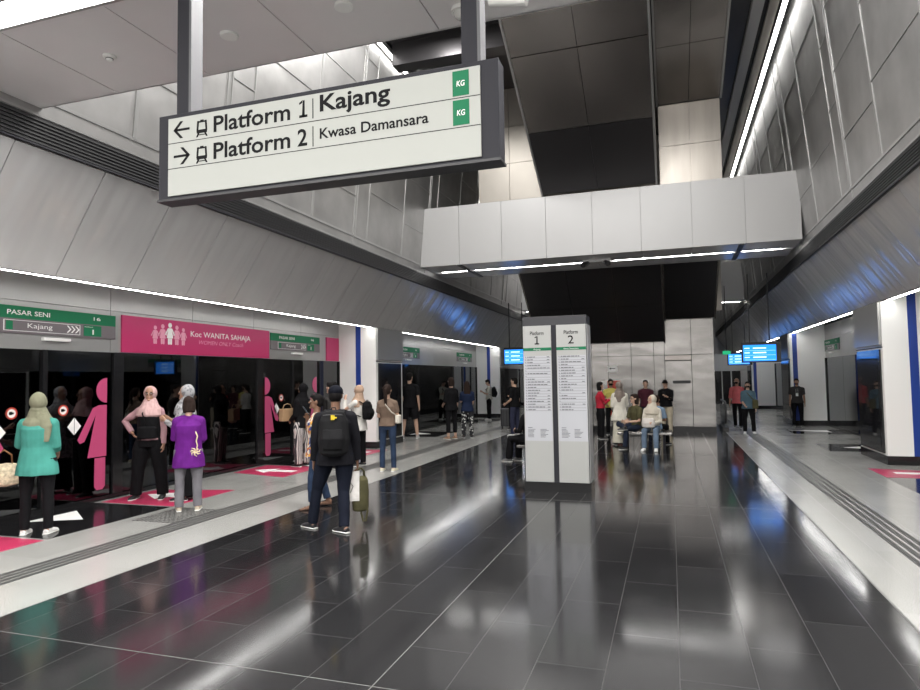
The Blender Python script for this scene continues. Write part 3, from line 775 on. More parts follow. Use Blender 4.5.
# ================================================================== ceiling fittings
def detector(x, y, r, lab, kind=0):
    t = empty('smoke_detector' if kind == 0 else 'ceiling_speaker', (x, y, CZ), lab, 'detector' if kind == 0 else 'speaker')
    b = MB(); b.tube([(0, 0, 0), (0, 0, -.014), (0, 0, -.02)], [r, r, r * .85], 24); b.build('base', M_WHITE, t, smooth=False)
    if kind == 0:
        b = MB(); b.tube([(0, 0, -.02), (0, 0, -.038), (0, 0, -.048)], [r * .55, r * .5, r * .3], 20); b.build('sensor', M_WHITE, t)
        b = MB(); b.tube([(0, 0, -.026), (0, 0, -.032)], [r * .58, r * .58], 20); b.build('vent_ring', M_DARKSLAT, t)
detector(-4.63, 4.29, .055, 'small round smoke detector on the ceiling left of the sign post')
detector(-3.42, 4.36, .075, 'flat round ceiling disc between the two sign posts, nearer the left', 1)
detector(-2.32, 4.31, .075, 'flat round ceiling disc above the signboard middle', 1)
t = empty('dome_camera', (-1.47, 4.66, CZ), 'white dome camera on the ceiling beside the right sign post', 'camera')
b = MB(); b.tube([(0, 0, 0), (0, 0, -.03)], [.085, .085], 24); b.build('base', M_WHITE, t)
b = MB(); b.ell((0, 0, -.03), (.07, .07, .06)); b.build('dome', mat('smoke_dome', (.5, .5, .47), .1), t, smooth=True)
t = empty('spotlight', (-1.06, 4.50, CZ), 'white adjustable spotlight on the ceiling edge right of the sign', 'light')
b = MB(); b.tube([(0, 0, 0), (0, 0, -.05)], [.02, .02], 12); b.build('stem', M_WHITE, t)
b = MB(); b.tube([(-.14, 0, -.06), (.14, .0, -.10)], [.06, .07], 20); b.build('head', M_WHITE, t)

# ================================================================== tactile paving and floor markings
def tact(x0, y0, y1, lab):
    b = MB()
    for k in range(4): b.box(x0 + k * .085, x0 + k * .085 + .055, y0, y1, 0, .004)
    return tag(b.build('tactile_strip', M_TACT), lab, 'tactile paving', 'ribbed tactile guide strips')
tact(-5.86, FY0, 39.9, 'ribbed grey tactile guide strip along the left platform')
tact(2.02, FY0, 39.9, 'ribbed grey tactile guide strip along the right platform')
b = MB()
for i in range(10):
    for k in range(11): b.box(-6.5 + i * .066, -6.5 + i * .066 + .036, 6.45 + k * .078, 6.45 + k * .078 + .045, 0, .0045)
tag(b.build('tactile_pad', M_TACT), 'square studded tactile pad joining the guide strip behind the purple tunic woman', 'tactile paving')
def zone(x0, x1, y0, y1, nm='trim_%d'):
    zone.n += 1; b = MB(); b.box(x0, x1, y0, y1, 0, .002); return struct(b.build('trim_%d' % zone.n, M_PLINTH))
zone.n = 10
for c in (6.35, 12.35, 18.8, 24.8): zone(-8.04, -6.66, c - .92, c + .92)
for (y0, y1) in ((10.6, 12.08), (15.95, 17.5), (20.3, 21.7)): zone(3.26, 4.74, y0, y1)
def tri(pts, nm, lab, m=M_WHITEPRINT):
    b = MB(); b.hexa([(p[0], p[1], .0021) for p in pts], [(p[0], p[1], .0045) for p in pts]); return tag(b.build(nm, m), lab, 'floor marking')
tri([(-7.77, 6.03), (-7.75, 6.74), (-7.18, 6.34)], 'floor_arrow', 'white triangle on black floor by the first doors, behind the teal top woman')
tri([(-7.77, 12.03), (-7.75, 12.74), (-7.18, 12.34)], 'floor_arrow', 'white triangle on black floor by the second doors')
tri([(-7.77, 18.5), (-7.75, 19.2), (-7.18, 18.8)], 'floor_arrow', 'white triangle on black floor by the tall man in shorts')
tri([(4.4, 16.3), (4.42, 17.2), (3.7, 16.75)], 'floor_arrow', 'white triangle on black floor by the right hand doors')
tri([(4.35, 20.9), (4.35, 21.6), (3.3, 21.45)], 'floor_arrow', 'pale triangle on the floor in front of the man with lanyard')
def pinkzone(side, y0, y1, lab, flip):
    xo, xi = (-7.95, -6.66) if side < 0 else (4.7, 3.28)
    t = empty('floor_sticker', ((xo + xi) / 2, (y0 + y1) / 2, 0), lab, 'floor sticker', 'pink women-only floor stickers')
    o = Vector(t.location); b = MB(); sk = .45 * (1 if flip else -1)
    q = [(xo, y0 + (0 if flip else .3)), (xi, y0), (xi, y1), (xo, y1 - (.3 if flip else 0))]
    b.hexa([(p[0] - o.x, p[1] - o.y, 0) for p in q], [(p[0] - o.x, p[1] - o.y, .003) for p in q]); b.build('sheet', M_STICK, t)
    b = MB(); ym = 0
    for q in ([(-.45, -.1), (.05, -.1), (.05, -.28), (.45, 0), (.05, .28), (.05, .1), (-.45, .1)],):
        d = 1 if side < 0 else -1
        b.hexa([(p[0] * -d, p[1], .003) for p in [q[0], q[1], q[5], q[6]]], [(p[0] * -d, p[1], .005) for p in [q[0], q[1], q[5], q[6]]])
        b.hexa([(p[0] * -d, p[1], .003) for p in [q[2], q[3], q[4]]], [(p[0] * -d, p[1], .005) for p in [q[2], q[3], q[4]]])
    b.build('white_arrow', M_WHITEPRINT, t)
pinkzone(-1, 4.2, 5.38, 'pink floor sticker under the teal top woman, cut by the photo edge', False)
pinkzone(-1, 7.32, 8.66, 'pink floor sticker under the three women by the dark doors', True)
pinkzone(-1, 10.0, 11.35, 'pink floor sticker beyond the striped trousers, before the second doors', False)
pinkzone(-1, 13.3, 14.45, 'pink floor sticker beside the first white column on the left', True)
pinkzone(1, 12.15, 13.2, 'pink floor sticker before the right hand white column', True)

# ================================================================== PEOPLE
def remeshed(mb, name, vox, smooth=3, wrinkle=0.0, wscale=9.0, seed=0):
    me = mb.mesh('tmp', [])
    o = bpy.data.objects.new('tmp', me); COL.objects.link(o)
    r = o.modifiers.new('r', 'REMESH'); r.mode = 'VOXEL'; r.voxel_size = vox; r.adaptivity = 0.0
    if smooth: sm = o.modifiers.new('s', 'SMOOTH'); sm.factor = 0.5; sm.iterations = smooth
    dg = bpy.context.evaluated_depsgraph_get(); out = bpy.data.meshes.new_from_object(o.evaluated_get(dg))
    bpy.data.objects.remove(o); bpy.data.meshes.remove(me)
    out.name = name
    if wrinkle > 0:
        off = Vector((seed * 3.7, seed * 1.3, seed * 2.1))
        co = [v.co.copy() for v in out.vertices]; nn = [v.normal.copy() for v in out.vertices]
        for i, v in enumerate(out.vertices):
            p = co[i]; q = Vector((p.x * wscale, p.y * wscale, p.z * wscale * .45)) + off
            d = noise.noise(q) + .5 * noise.noise(q * 2.1)
            v.co = p + nn[i] * (wrinkle * d)
    out.polygons.foreach_set('use_smooth', [True] * len(out.polygons))
    return out
def add_geo(me, mb, mats):
    """append extra faces (eyes, lips, soles) to a finished mesh, in materials of their own"""
    bm = bmesh.new(); bm.from_mesh(me)
    n0 = len(me.materials)
    for m in mats: me.materials.append(m)
    vs = [bm.verts.new(p) for p in mb.v]
    for f, mi in zip(mb.f, mb.mi):
        try:
            fc = bm.faces.new([vs[i] for i in f]); fc.material_index = n0 + mi; fc.smooth = True
        except ValueError: pass
    bm.to_mesh(me); bm.free(); return me
def put(me, name, m, parent):
    if m is not None: me.materials.clear(); me.materials.append(m)
    o = bpy.data.objects.new(name, me); COL.objects.link(o); o.parent = parent; return o
def cloth(name, col, rough=0.85, var=.12):
    return mat('cloth_' + name, col, rough, 0.0, spec=.12, var=var, vscale=7.0)
SKIN = {'tan': mat('skin_tan', (0.36, 0.20, 0.13), .5), 'light': mat('skin_light', (0.52, 0.33, 0.24), .5), 'brown': mat('skin_brown', (0.20, 0.105, 0.065), .5)}
HAIR = mat('hair_black', (0.006, 0.005, 0.005), .75, spec=.15)
HAIRB = mat('hair_brown', (0.022, 0.013, 0.010), .75, spec=.15)
LIPS = mat('lips', (0.30, 0.09, 0.08), .5); EYEW = mat('eye_white', (.6, .6, .58), .3); EYED = mat('eye_dark', (.01, .008, .006), .2)
BLACKC = cloth('black', (.007, .007, .008)); WHITESHOE = mat('shoe_white', (.72, .72, .70), .5); SOLE = mat('sole_white', (.75, .75, .72), .6); DARKSHOE = mat('shoe_dark', (.02, .02, .022), .5)
def V(*a): return Vector(a)
def dirv(d): return Vector(d).normalized()
ARM = dict(  # right-arm directions: x outwards, y forwards, z up  (upper arm, forearm)
    down=((.12, 0, -1), (.06, .12, -1)), relaxed=((.16, -.05, -1), (.08, .22, -1)),
    fold=((.18, .15, -1), (-.85, .75, .15)), hold=((.15, .10, -1), (-.25, 1, .10)), low=((.12, .1, -1), (-.25, .8, -.45)),
    phone=((.15, .35, -1), (-.42, .85, .55)), ear=((.55, .35, -.75), (-.55, .10, .95)), hip=((.95, -.15, -.62), (-.62, .35, -.72)),
    face=((.2, .75, -.5), (-.35, .15, 1)), swingf=((.12, .35, -1), (.05, .55, -1)), swingb=((.14, -.38, -1), (.10, -.1, -1)), carry=((.16, .02, -1), (.05, .12, -1)),
    lap=((.15, .25, -1), (-.45, .9, -.05)), out=((.3, .6, -.7), (.0, 1, .1)), pointf=((.25, .6, -.6), (-.1, 1, .15)))
def person(label, x, y, yaw, H, skin='tan', la='relaxed', ra='relaxed', legs='stand', lean=(0, 0, 1), hyaw=0, hpitch=0, w=1.0, vox=.011,
           top=None, bottom=None, head=None, shoes=None, group='people waiting on the platforms', female=False, seat=None, mask=False, glasses=False, fyaw=None):
    """top = (material, hem below pelvis, flare, sleeve 0..1, looseness); bottom = (kind, material, width, material2)"""
    k = H / 1.70
    root = empty('person', (x, y, 0), label, 'person', group, rz=math.radians(yaw))
    T = dirv(lean)
    LG = dict(stand=(((.045, .02, -1), (.02, -.03, -1)), ((.045, .0, -1), (.02, -.02, -1))),
              wide=(((.15, .0, -1), (.10, -.02, -1)), ((.15, .02, -1), (.10, -.04, -1))),
              relaxed=(((.06, .10, -1), (.05, -.10, -1)), ((.04, -.01, -1), (.02, -.03, -1))),
              walkL=(((.02, .42, -1), (.0, .10, -1)), ((.02, -.22, -1), (.0, -.62, -1))),
              walkR=(((.02, -.20, -1), (.0, -.60, -1)), ((.02, .42, -1), (.0, .08, -1))),
              stepL=(((.03, .22, -1), (.0, .0, -1)), ((.03, -.14, -1), (.0, -.32, -1))),
              sideL=(((.30, .22, -1), (.16, .02, -1)), ((-.02, -.10, -1), (.05, -.42, -1))),
              stride=(((.02, .34, -1), (.0, .16, -1)), ((.02, -.20, -1), (.0, -.42, -1))),
              sit=(((.10, 1, -.05), (.02, .12, -1)), ((.10, 1, -.05), (.02, .05, -1))),
              sitcross=(((.10, 1, -.05), (.02, .12, -1)), ((.32, 1, .22), (-1.0, .25, -.12))))[legs]
    hw = .088 * (1.05 if female else 1.0) * w
    hips = [V(-hw, 0, -.02), V(hw, 0, -.02)]
    kn, an = [], []
    for i, s in ((0, -1), (1, 1)):
        d1, d2 = LG[i]
        a = hips[i] + dirv((d1[0] * s, d1[1], d1[2])) * .43; c = a + dirv((d2[0] * s, d2[1], d2[2])) * .40
        kn.append(a); an.append(c)
    zmin = min(an[0].z, an[1].z); up = .08 - zmin
    base = V(0, 0, up)
    hips = [p + base for p in hips]; kn = [p + base for p in kn]; an = [p + base for p in an]
    pel = base.copy()
    sw = (.150 if female else .178) * (w * .5 + .5)
    nb = pel + T * .50; shc = pel + T * .450
    fwd = V(0, 1, 0); fwdT = (fwd - T * fwd.dot(T)).normalized()
    sh = [shc + V(-sw, 0, 0) - T * .028, shc + V(sw, 0, 0) - T * .028]
    el, wr, fd = [], [], []
    for i, (s, nm) in enumerate(((-1, la), (1, ra))):
        A = ARM[nm] if isinstance(nm, str) else nm
        d1 = dirv((A[0][0] * s, A[0][1], A[0][2])); d2 = dirv((A[1][0] * s, A[1][1], A[1][2]))
        e = sh[i] + d1 * .285; el.append(e); wr.append(e + d2 * .245); fd.append(d2)
    Rh = Matrix.Rotation(math.radians(hyaw), 3, 'Z') @ Matrix.Rotation(math.radians(hpitch), 3, 'X')
    hc = nb + T * .085 + Rh @ V(0, .012, .095)
    def hp(px, py, pz): return hc + Rh @ V(px, py, pz)
    S = lambda p: tuple(Vector(p) * k)
    close = vox < .009
    # ---------------- body
    b = MB()
    def TB(pts, r, seg=14, ref=(0, 1, 0)): b.tube([S(p) for p in pts], [(q[0] * k, q[1] * k) if isinstance(q, (tuple, list)) else q * k for q in r], seg, ref)
    def EL(c, r, rot=None): b.ell(S(c), [q * k for q in r], rot)
    sx = w
    lt = .74 if bottom[0] != 'shorts' else .9
    TB([pel + T * z for z in (-.09, -.02, .06, .15, .25, .36, .43, .475)], [(.10 * sx, .08), (.135 * sx, .098 * sx), (.13 * sx, .096 * sx), (.118 * sx, .09 * sx), (.122 * sx, .095 * sx), (.138 * sx, .10 * sx), (.125 * sx, .082), (.07, .06)], 18, fwdT)
    TB([sh[0], shc + T * .012, sh[1]], [.042, .06, .042], 12, fwdT)
    TB([shc, nb + T * .05, hc + Rh @ V(0, -.015, -.06)], [.062, .053, .052], 12)
    EL(hc + Rh @ V(0, -.008, .02), (.076, .093, .098), Rh.to_3x3()); EL(hc + Rh @ V(0, .022, -.05), (.056, .064, .062), Rh)
    TB([hp(0, .085, .02), hp(0, .104, -.012), hp(0, .100, -.022)], [.009, .014, .011], 8); EL(hp(0, .082, -.088), (.022, .018, .016), Rh)
    for s in (-1, 1): EL(hp(s * .077, -.005, -.003), (.010, .020, .032), Rh)
    for i in (0, 1):
        TB([hips[i] + V(0, 0, .03), hips[i].lerp(kn[i], .3), kn[i], kn[i].lerp(an[i], .3), an[i]], [.082 * sx * lt, .080 * sx * lt, .055 * (lt + .1), .056 * (lt + .1), .036], 14)
        s = -1 if i == 0 else 1
        ft = V(s * .12, 1, 0).normalized() if fyaw is None else V(-math.sin(math.radians(fyaw)), math.cos(math.radians(fyaw)), 0)
        TB([an[i] + V(0, 0, .0), an[i] - ft * .03 + V(0, 0, -.045)], [.036, .036], 10)
        TB([an[i] - ft * .045 + V(0, 0, -.052), an[i] + ft * .05 + V(0, 0, -.050), an[i] + ft * .13 + V(0, 0, -.062), an[i] + ft * .165 + V(0, 0, -.066)], [(.030, .027), (.038, .03), (.042, .018), (.028, .011)], 12, (0, 0, 1))
        TB([sh[i], sh[i].lerp(el[i], .4), el[i], el[i].lerp(wr[i], .3), wr[i]], [.041, .041, .035, .036, .025], 12)
        # hand
        d = fd[i]; side = V(1, 0, 0) * (-s)
        pn_ = (side - d * side.dot(d))
        pn_ = pn_.normalized() if pn_.length > .2 else (V(0, 0, -1) - d * V(0, 0, -1).dot(d)).normalized()   # palm looks inwards
        wd = d.cross(pn_) * (-s if False else 1)
        if wd.dot(V(0, 1, .3)) < 0: wd = -wd       # index side forwards / up
        p0 = wr[i]
        TB([p0 - d * .01, p0 + d * .035, p0 + d * .085], [(.026, .018), (.038, .017), (.038, .013)], 12, pn_)
        for q, (off_, ln) in enumerate(((.028, .066), (.0095, .074), (-.0095, .069), (-.028, .054))):
            a = p0 + d * .075 + wd * off_; m_ = a + (d * .9 + pn_ * .35).normalized() * ln * .5; e_ = m_ + (d * .45 + pn_ * .9).normalized() * ln * .5
            TB([a, m_, e_], [.0095, .0088, .0075], 8)
        a = p0 + d * .02 + wd * .022; m_ = a + (d * .6 + wd * .75 + pn_ * .2).normalized() * .038; e_ = m_ + (d * .9 + wd * .2 + pn_ * .35).normalized() * .032
        TB([a, m_, e_], [.0125, .0105, .0085], 8)
    body = remeshed(b, 'body', vox * .8 if close else vox, 2)
    body.materials.clear(); body.materials.append(SKIN[skin])
    e = MB()
    for s in (-1, 1):
        e.ell(S(hp(s * .031, .078, .012)), [.0125 * k, .008 * k, .0075 * k], Rh, 10, 6, 0); e.ell(S(hp(s * .031, .0845, .012)), [.006 * k, .004 * k, .0065 * k], Rh, 8, 6, 1)
        e.ell(S(hp(s * .031, .086, .034)), [.019 * k, .006 * k, .0035 * k], Rh, 8, 6, 2)
    e.ell(S(hp(0, .083, -.052)), [.022 * k, .009 * k, .0075 * k], Rh, 10, 6, 3)
    add_geo(body, e, [EYEW, EYED, HAIR, LIPS])
    put(body, 'body', None, root)
    # ---------------- lower garment
    kind, bm_, bw = bottom[0], bottom[1], bottom[2]
    b = MB()
    if kind in ('trousers', 'shorts'):
        TB([pel + T * .12, pel + T * .04, pel + V(0, 0, -.04), pel + V(0, 0, -.10)], [(.138 * sx, .108 * sx), (.154 * sx, .118 * sx), (.158 * sx, .120 * sx), (.12 * sx, .10)], 18, fwdT)
        for i in (0, 1):
            if kind == 'shorts': TB([hips[i] + V(0, 0, .02), hips[i].lerp(kn[i], .4), kn[i].lerp(hips[i], .08)], [.10 * sx, .10 * bw * sx, .093 * bw], 16)
            else:
                end = an[i].lerp(kn[i], (.02 if len(bottom) < 5 else bottom[4]))
                TB([hips[i] + V(0, 0, .02), hips[i].lerp(kn[i], .35), kn[i], kn[i].lerp(an[i], .5), end - V(0, 0, .02)], [.092 * sx, .088 * bw * sx, .068 * bw, .064 * bw, .060 * bw], 16)
    elif kind == 'skirt':
        mid = (an[0] + an[1]) / 2; kc = (kn[0] + kn[1]) / 2
        bot = V(mid.x, mid.y, .07)
        TB([pel + T * .12, pel + T * .02, kc + V(0, -.01, .12), kc, bot.lerp(kc, .4), bot], [(.14 * sx, .11), (.172 * sx, .13), (.18 * bw, .14 * bw), (.18 * bw, .15 * bw), (.20 * bw, .165 * bw), (.215 * bw, .18 * bw)], 22, (0, 1, 0))
    me = remeshed(b, 'trousers', vox, 2, .007, 11, x * 1.3)
    if kind == 'skirt' or (len(bottom) > 3 and bottom[3]): pass
    put(me, {'trousers': 'trousers', 'shorts': 'shorts', 'skirt': 'skirt'}[kind], bm_, root)
    # ---------------- top
    tm, hem, fl, slv, lo = top
    b = MB()
    zs = [-hem, -hem * .5, .03, .14, .25, .36, .43, .485]
    rr = [(.186 * sx * fl, .150 * sx * fl), (.184 * sx * (fl * .6 + .4), .148 * sx * (fl * .6 + .4)), (.170 * sx, .136 * sx), (.140 * sx + lo, .110 * sx + lo), (.146 * sx + lo, .116 * sx + lo), (.164 * sx + lo * .6, .122 * sx + lo * .6), (.146 * sx, .098), (.078, .068)]
    if female: rr[5] = (rr[5][0], rr[5][1] + .012); rr[4] = (rr[4][0], rr[4][1] + .012)
    pts = [pel + T * z if z > 0 else pel + T * 0 + V(0, 0, z) for z in zs]
    if legs.startswith('sit'): pts = [pel + T * max(z, -.09) for z in zs]; pts[0] = pel + T * -.085; pts[1] = pel + T * -.03
    TB(pts, rr, 20, fwdT)
    TB([sh[0], shc + T * .018, sh[1]], [.058 + lo * .4, .074, .058 + lo * .4], 14, fwdT)
    for q in sh: EL(q + V(0, 0, .0), (.060 + lo * .4, .062 + lo * .4, .060 + lo * .4))
    for i in (0, 1):
        P = [sh[i], sh[i].lerp(el[i], .5)]; r_ = [.062 + lo * .5, .056 + lo * .6]
        if slv > .5: P += [el[i], el[i].lerp(wr[i], (slv - .5) * 2 * .94)]; r_ += [.047 + lo * .6, .038 + lo * .7]
        else: P[1] = sh[i].lerp(el[i], slv * 1.6); 
        TB(P, r_, 14)
    me = remeshed(b, 'shirt', vox, 2, .0065 + lo * .15, 10, y * .7)
    put(me, 'tunic' if hem > .25 else 'shirt', tm, root)
    # ---------------- shoes
    sk_, sm_ = shoes
    for i in (0, 1):
        s = -1 if i == 0 else 1; ft = V(s * .12, 1, 0).normalized() if fyaw is None else V(-math.sin(math.radians(fyaw)), math.cos(math.radians(fyaw)), 0); A = an[i] - V(0, 0, .0)
        b = MB()
        if sk_ == 'sandal':
            TB([A - ft * .055 + V(0, 0, -.070), A + ft * .05 + V(0, 0, -.070), A + ft * .17 + V(0, 0, -.071), A + ft * .19 + V(0, 0, -.071)], [(.033, .010), (.037, .010), (.045, .010), (.03, .008)], 12, (0, 0, 1))
            TB([A + ft * .10 + V(-.04, 0, -.062), A + ft * .10 + V(0, 0, -.036), A + ft * .10 + V(.04, 0, -.062)], [.009, .012, .009], 8)
            me = b.mesh('shoe', [sm_], True); put(me, 'sandal', None, root)
        else:
            TB([A + V(0, 0, .02), A + V(0, 0, -.03)], [.044, .045], 12)
            TB([A - ft * .058 + V(0, 0, -.048), A + V(0, 0, -.04), A + ft * .08 + V(0, 0, -.045), A + ft * .155 + V(0, 0, -.055), A + ft * .185 + V(0, 0, -.060)], [(.032, .030), (.042, .038), (.046, .032), (.042, .022), (.026, .014)], 12, (0, 0, 1))
            me = remeshed(b, 'shoe', vox * .8, 1); me.materials.clear(); me.materials.append(sm_)
            e = MB(); e.tube([S(A - ft * .066 + V(0, 0, -.070)), S(A + ft * .06 + V(0, 0, -.070)), S(A + ft * .16 + V(0, 0, -.071)), S(A + ft * .192 + V(0, 0, -.070))], [(.036 * k, .010 * k), (.045 * k, .010 * k), (.045 * k, .010 * k), (.026 * k, .008 * k)], 12, (0, 0, 1))
            add_geo(me, e, [SOLE if sk_ in ('sneaker', 'soled') else DARKSHOE]); put(me, 'shoe', None, root)
    # ---------------- head wear
    hk, hm = head[0], head[1]
    b = MB()
    def HE(c, r): b.ell(S(hp(*c)), [q * k for q in r], Rh, 20, 14)
    if hk == 'hijab':
        HE((0, -.032, .018), (.096, .102, .112)); HE((0, -.026, -.085), (.088, .082, .055))
        TB([hp(0, -.028, -.085), nb + T * .02 + fwdT * .01, nb - T * .05 + fwdT * .015, nb - T * .15 + fwdT * .02, nb - T * (.19) + fwdT * .03], [(.092, .080), (.122, .112), (.185, .138), (.195, .155), (.15, .135)], 20, fwdT)
        if len(head) > 2:   # long tail over the shoulder or down the back
            tx, ty, tl = head[2]
            TB([nb + V(tx * .4, ty * .6, .02), nb + V(tx, ty, -.12), nb + V(tx * 1.05, ty * 1.1, -tl)], [(.09, .05), (.10, .035), (.06, .02)], 14, (0, 1, 0))
        me = remeshed(b, 'headscarf', vox * .8, 2, .008, 13, x)
        nm = 'headscarf'
    else:
        if hk == 'cap':
            HE((0, -.022, .0), (.082, .088, .088))
            me = remeshed(b, 'hair', vox * .7, 1, .003, 30); put(me, 'hair', HAIR, root)
            b = MB(); HE((0, -.012, .052), (.088, .102, .078)); TB([hp(0, .06, .045), hp(0, .155, .035)], [(.072, .010), (.055, .007)], 14, (0, 0, 1))
            me = remeshed(b, 'cap', vox * .6, 1); nm = 'cap'
        else:
            if hk == 'bald':
                HE((0, -.045, -.012), (.080, .062, .058)); 
            else:
                HE((0, -.022, .034), (.084, .098, .094)); HE((0, -.045, -.01), (.080, .070, .080)); 
                if hk != 'shortm': HE((0, .02, .085), (.06, .068, .035))
                else: HE((0, .035, .088), (.068, .06, .032))
            if hk == 'bun': HE((0, -.11, .075), (.045, .045, .045))
            if hk == 'pony': TB([hp(0, -.10, .05), hp(0, -.135, .02), hp(0, -.14, -.12), hp(.0, -.115, -.27), hp(0, -.10, -.36)], [.028, .034, .036, .026, .010], 12)
            if hk == 'long': 
                TB([hp(0, -.035, .02), hp(0, -.055, -.08), hp(0, -.085, -.2), hp(0, -.095, -.3)], [(.088, .075), (.098, .07), (.11, .05), (.09, .03)], 16, (0, 1, 0))
            if hk == 'bob': TB([hp(0, -.03, .04), hp(0, -.035, -.04), hp(0, -.04, -.13)], [(.086, .08), (.097, .078), (.085, .062)], 16, (0, 1, 0))
            me = remeshed(b, 'hair', vox * .7, 1, .004, 26); nm = 'hair'
    put(me, nm, hm, root)
    if mask:
        b = MB(); b.ell(S(hp(0, .050, -.048)), [.056 * k, .052 * k, .048 * k], Rh); put(b.mesh('face_mask', [BLACKC], True), 'face_mask', None, root)
    if glasses:
        b = MB()
        for s in (-1, 1):
            P = [S(hp(s * .034 + .024 * math.cos(a), .094, .010 + .018 * math.sin(a))) for a in [2 * PI * q / 10 for q in range(11)]]
            b.tube(P, [.003 * k] * 11, 6, Rh @ V(0, 1, 0)); b.tube([S(hp(s * .058, .094, .014)), S(hp(s * .08, .0, .012))], [.003 * k] * 2, 6)
        put(b.mesh('glasses', [DARKSHOE], True), 'glasses', None, root)
    W = Matrix.Translation((x, y, 0)) @ Matrix.Rotation(math.radians(yaw), 4, 'Z')
    info = dict(W=W, k=k, wr=[Vector(S(p)) for p in wr], hand=[Vector(S(wr[i] + fd[i] * .09)) for i in (0, 1)], nb=Vector(S(nb)), sh=[Vector(S(p)) for p in sh], pel=Vector(S(pel)), T=T, hc=Vector(S(hc)), fd=fd, root=root, yaw=yaw, Rh=Rh)
    return info
def place(nm, info, loc, label, cat, rot=(0, 0, 0), group=None):
    """a thing carried by a person: an Empty at a point given in that person's own frame"""
    p = info['W'] @ Vector(loc)
    o = empty(nm, p, label, cat, group); o.rotation_euler = (rot[0], rot[1], rot[2] + math.radians(info['yaw'])); return o
def backpack(info, label, m, h=.46, w=.30, d=.17, detail=False, one=False):
    c = info['nb'] - info['T'] * (.24 * info['k']); t = place('backpack', info, (c.x, c.y - .135 * info['k'] - d * .45, c.z), label, 'backpack')
    b = MB(); b.tube([(0, 0, -h / 2), (0, -.005, -h / 2 + .03), (0, -.01, -h * .15), (0, 0, h * .25), (0, .015, h * .45), (0, .02, h / 2)], [(w * .36, d * .36), (w * .48, d * .5), (w * .52, d * .55), (w * .47, d * .5), (w * .36, d * .38), (w * .15, d * .2)], 20, (0, 1, 0))
    put(remeshed(b, 'pack_body', .009, 2, .006, 12), 'pack_body', m, t)
    b = MB(); b.tube([(0, -d * .48, -h * .36), (0, -d * .56, -h * .12), (0, -d * .47, h * .08)], [(w * .34, .03), (w * .38, .045), (w * .33, .028)], 18, (0, 1, 0)); put(remeshed(b, 'front_pocket', .008, 2, .004, 14), 'front_pocket', m, t)
    for s in (-1, 1):
        if one and s < 0: continue
        b = MB(); sx_ = s * .085
        b.tube([(sx_, d * .3, h * .38), (sx_ * 1.15, d * .5 + .03, h * .50), (sx_ * 1.25, d * .5 + .14, h * .48), (sx_ * 1.35, d * .5 + .245, h * .25), (sx_ * 1.6, d * .5 + .20, -h * .12), (sx_ * 1.5, d * .45, -h * .34)], [(.024, .007)] * 6, 10, (0, 0, 1))
        put(b.mesh('strap', [m], True), 'strap', None, t)
    b = MB(); b.tube([(-.03, 0, h * .48), (-.02, 0, h * .56), (.02, 0, h * .56), (.03, 0, h * .48)], [.008] * 4, 8); put(b.mesh('grab_handle', [m], True), 'grab_handle', None, t)
    if detail:
        b = MB(); b.box(-.02, .02, -d * .5 - .012, -d * .5 + .01, h * .30, h * .42); b.box(.015, .045, -d * .5 - .010, -d * .5 + .01, h * .33, h * .36); b.build('yellow_tag', mat('tag_yellow', (.75, .55, .02), .5), t)
        b = MB(); b.box(.01, .04, -d * .62, -d * .5, h * .02, h * .035); b.build('zip_pull', M_SEAM, t)
        for zz_, ww in ((-.02, .36), (.10, .33)):
            b = MB(); b.tube([(-w * ww, -d * .38, h * zz_ * 4), (0, -d * .60, h * zz_ * 4 + .01), (w * ww, -d * .38, h * zz_ * 4)], [.004] * 3, 6); put(b.mesh('zip', [mat('zip_grey', (.08, .08, .085), .4)], True), 'zip', None, t)
    return t
def phone(info, side, label):
    hnd = info['hand'][side]; d = info['fd'][side]
    t = place('smartphone', info, hnd + Vector((0, .01, .03)), label, 'phone', (math.radians(-35), 0, 0), 'smartphones in hands')
    b = MB(); b.box(-.036, .036, -.005, .005, -.06, .09); b.build('case', DARKSHOE, t, bevel=.004)
    b = MB(); b.box(-.033, .033, -.0065, -.005, -.055, .085); b.build('display', mat('phone_display', (.05, .06, .08), .1, emit=(.4, .5, .6), estr=.5), t)
    return t
def bag(info, loc, size, label, m, handle=.16, kind='handbag', rot=0.0, soft=True, hm=None):
    w, d, h = size
    t = place(kind, info, loc, label, 'bag', (0, 0, math.radians(rot)))
    b = MB(); b.tube([(0, 0, -h), (0, 0, -h + .02), (0, 0, -h * .5), (0, 0, -h * .1), (0, 0, 0)], [(w * .40, d * .4), (w * .5, d * .5), (w * .52, d * .55), (w * .45, d * .4), (w * .36, d * .15)] if soft else [(w * .5, d * .5)] * 5, 20 if soft else 4, (0, 1, 0) if soft else (.7, .7, 0))
    put(remeshed(b, 'bag_body', .008, 2, .008, 12), 'bag_body', m, t)
    if handle > 0:
        for q in (-1, 1):
            b = MB(); y_ = q * d * .12
            b.tube([(-w * .25, y_, -.02), (-w * .22, y_, handle * .6), (0, y_, handle), (w * .22, y_, handle * .6), (w * .25, y_, -.02)], [.007] * 5, 8); put(b.mesh('handle', [hm or m], True), 'handle', None, t)
    return t
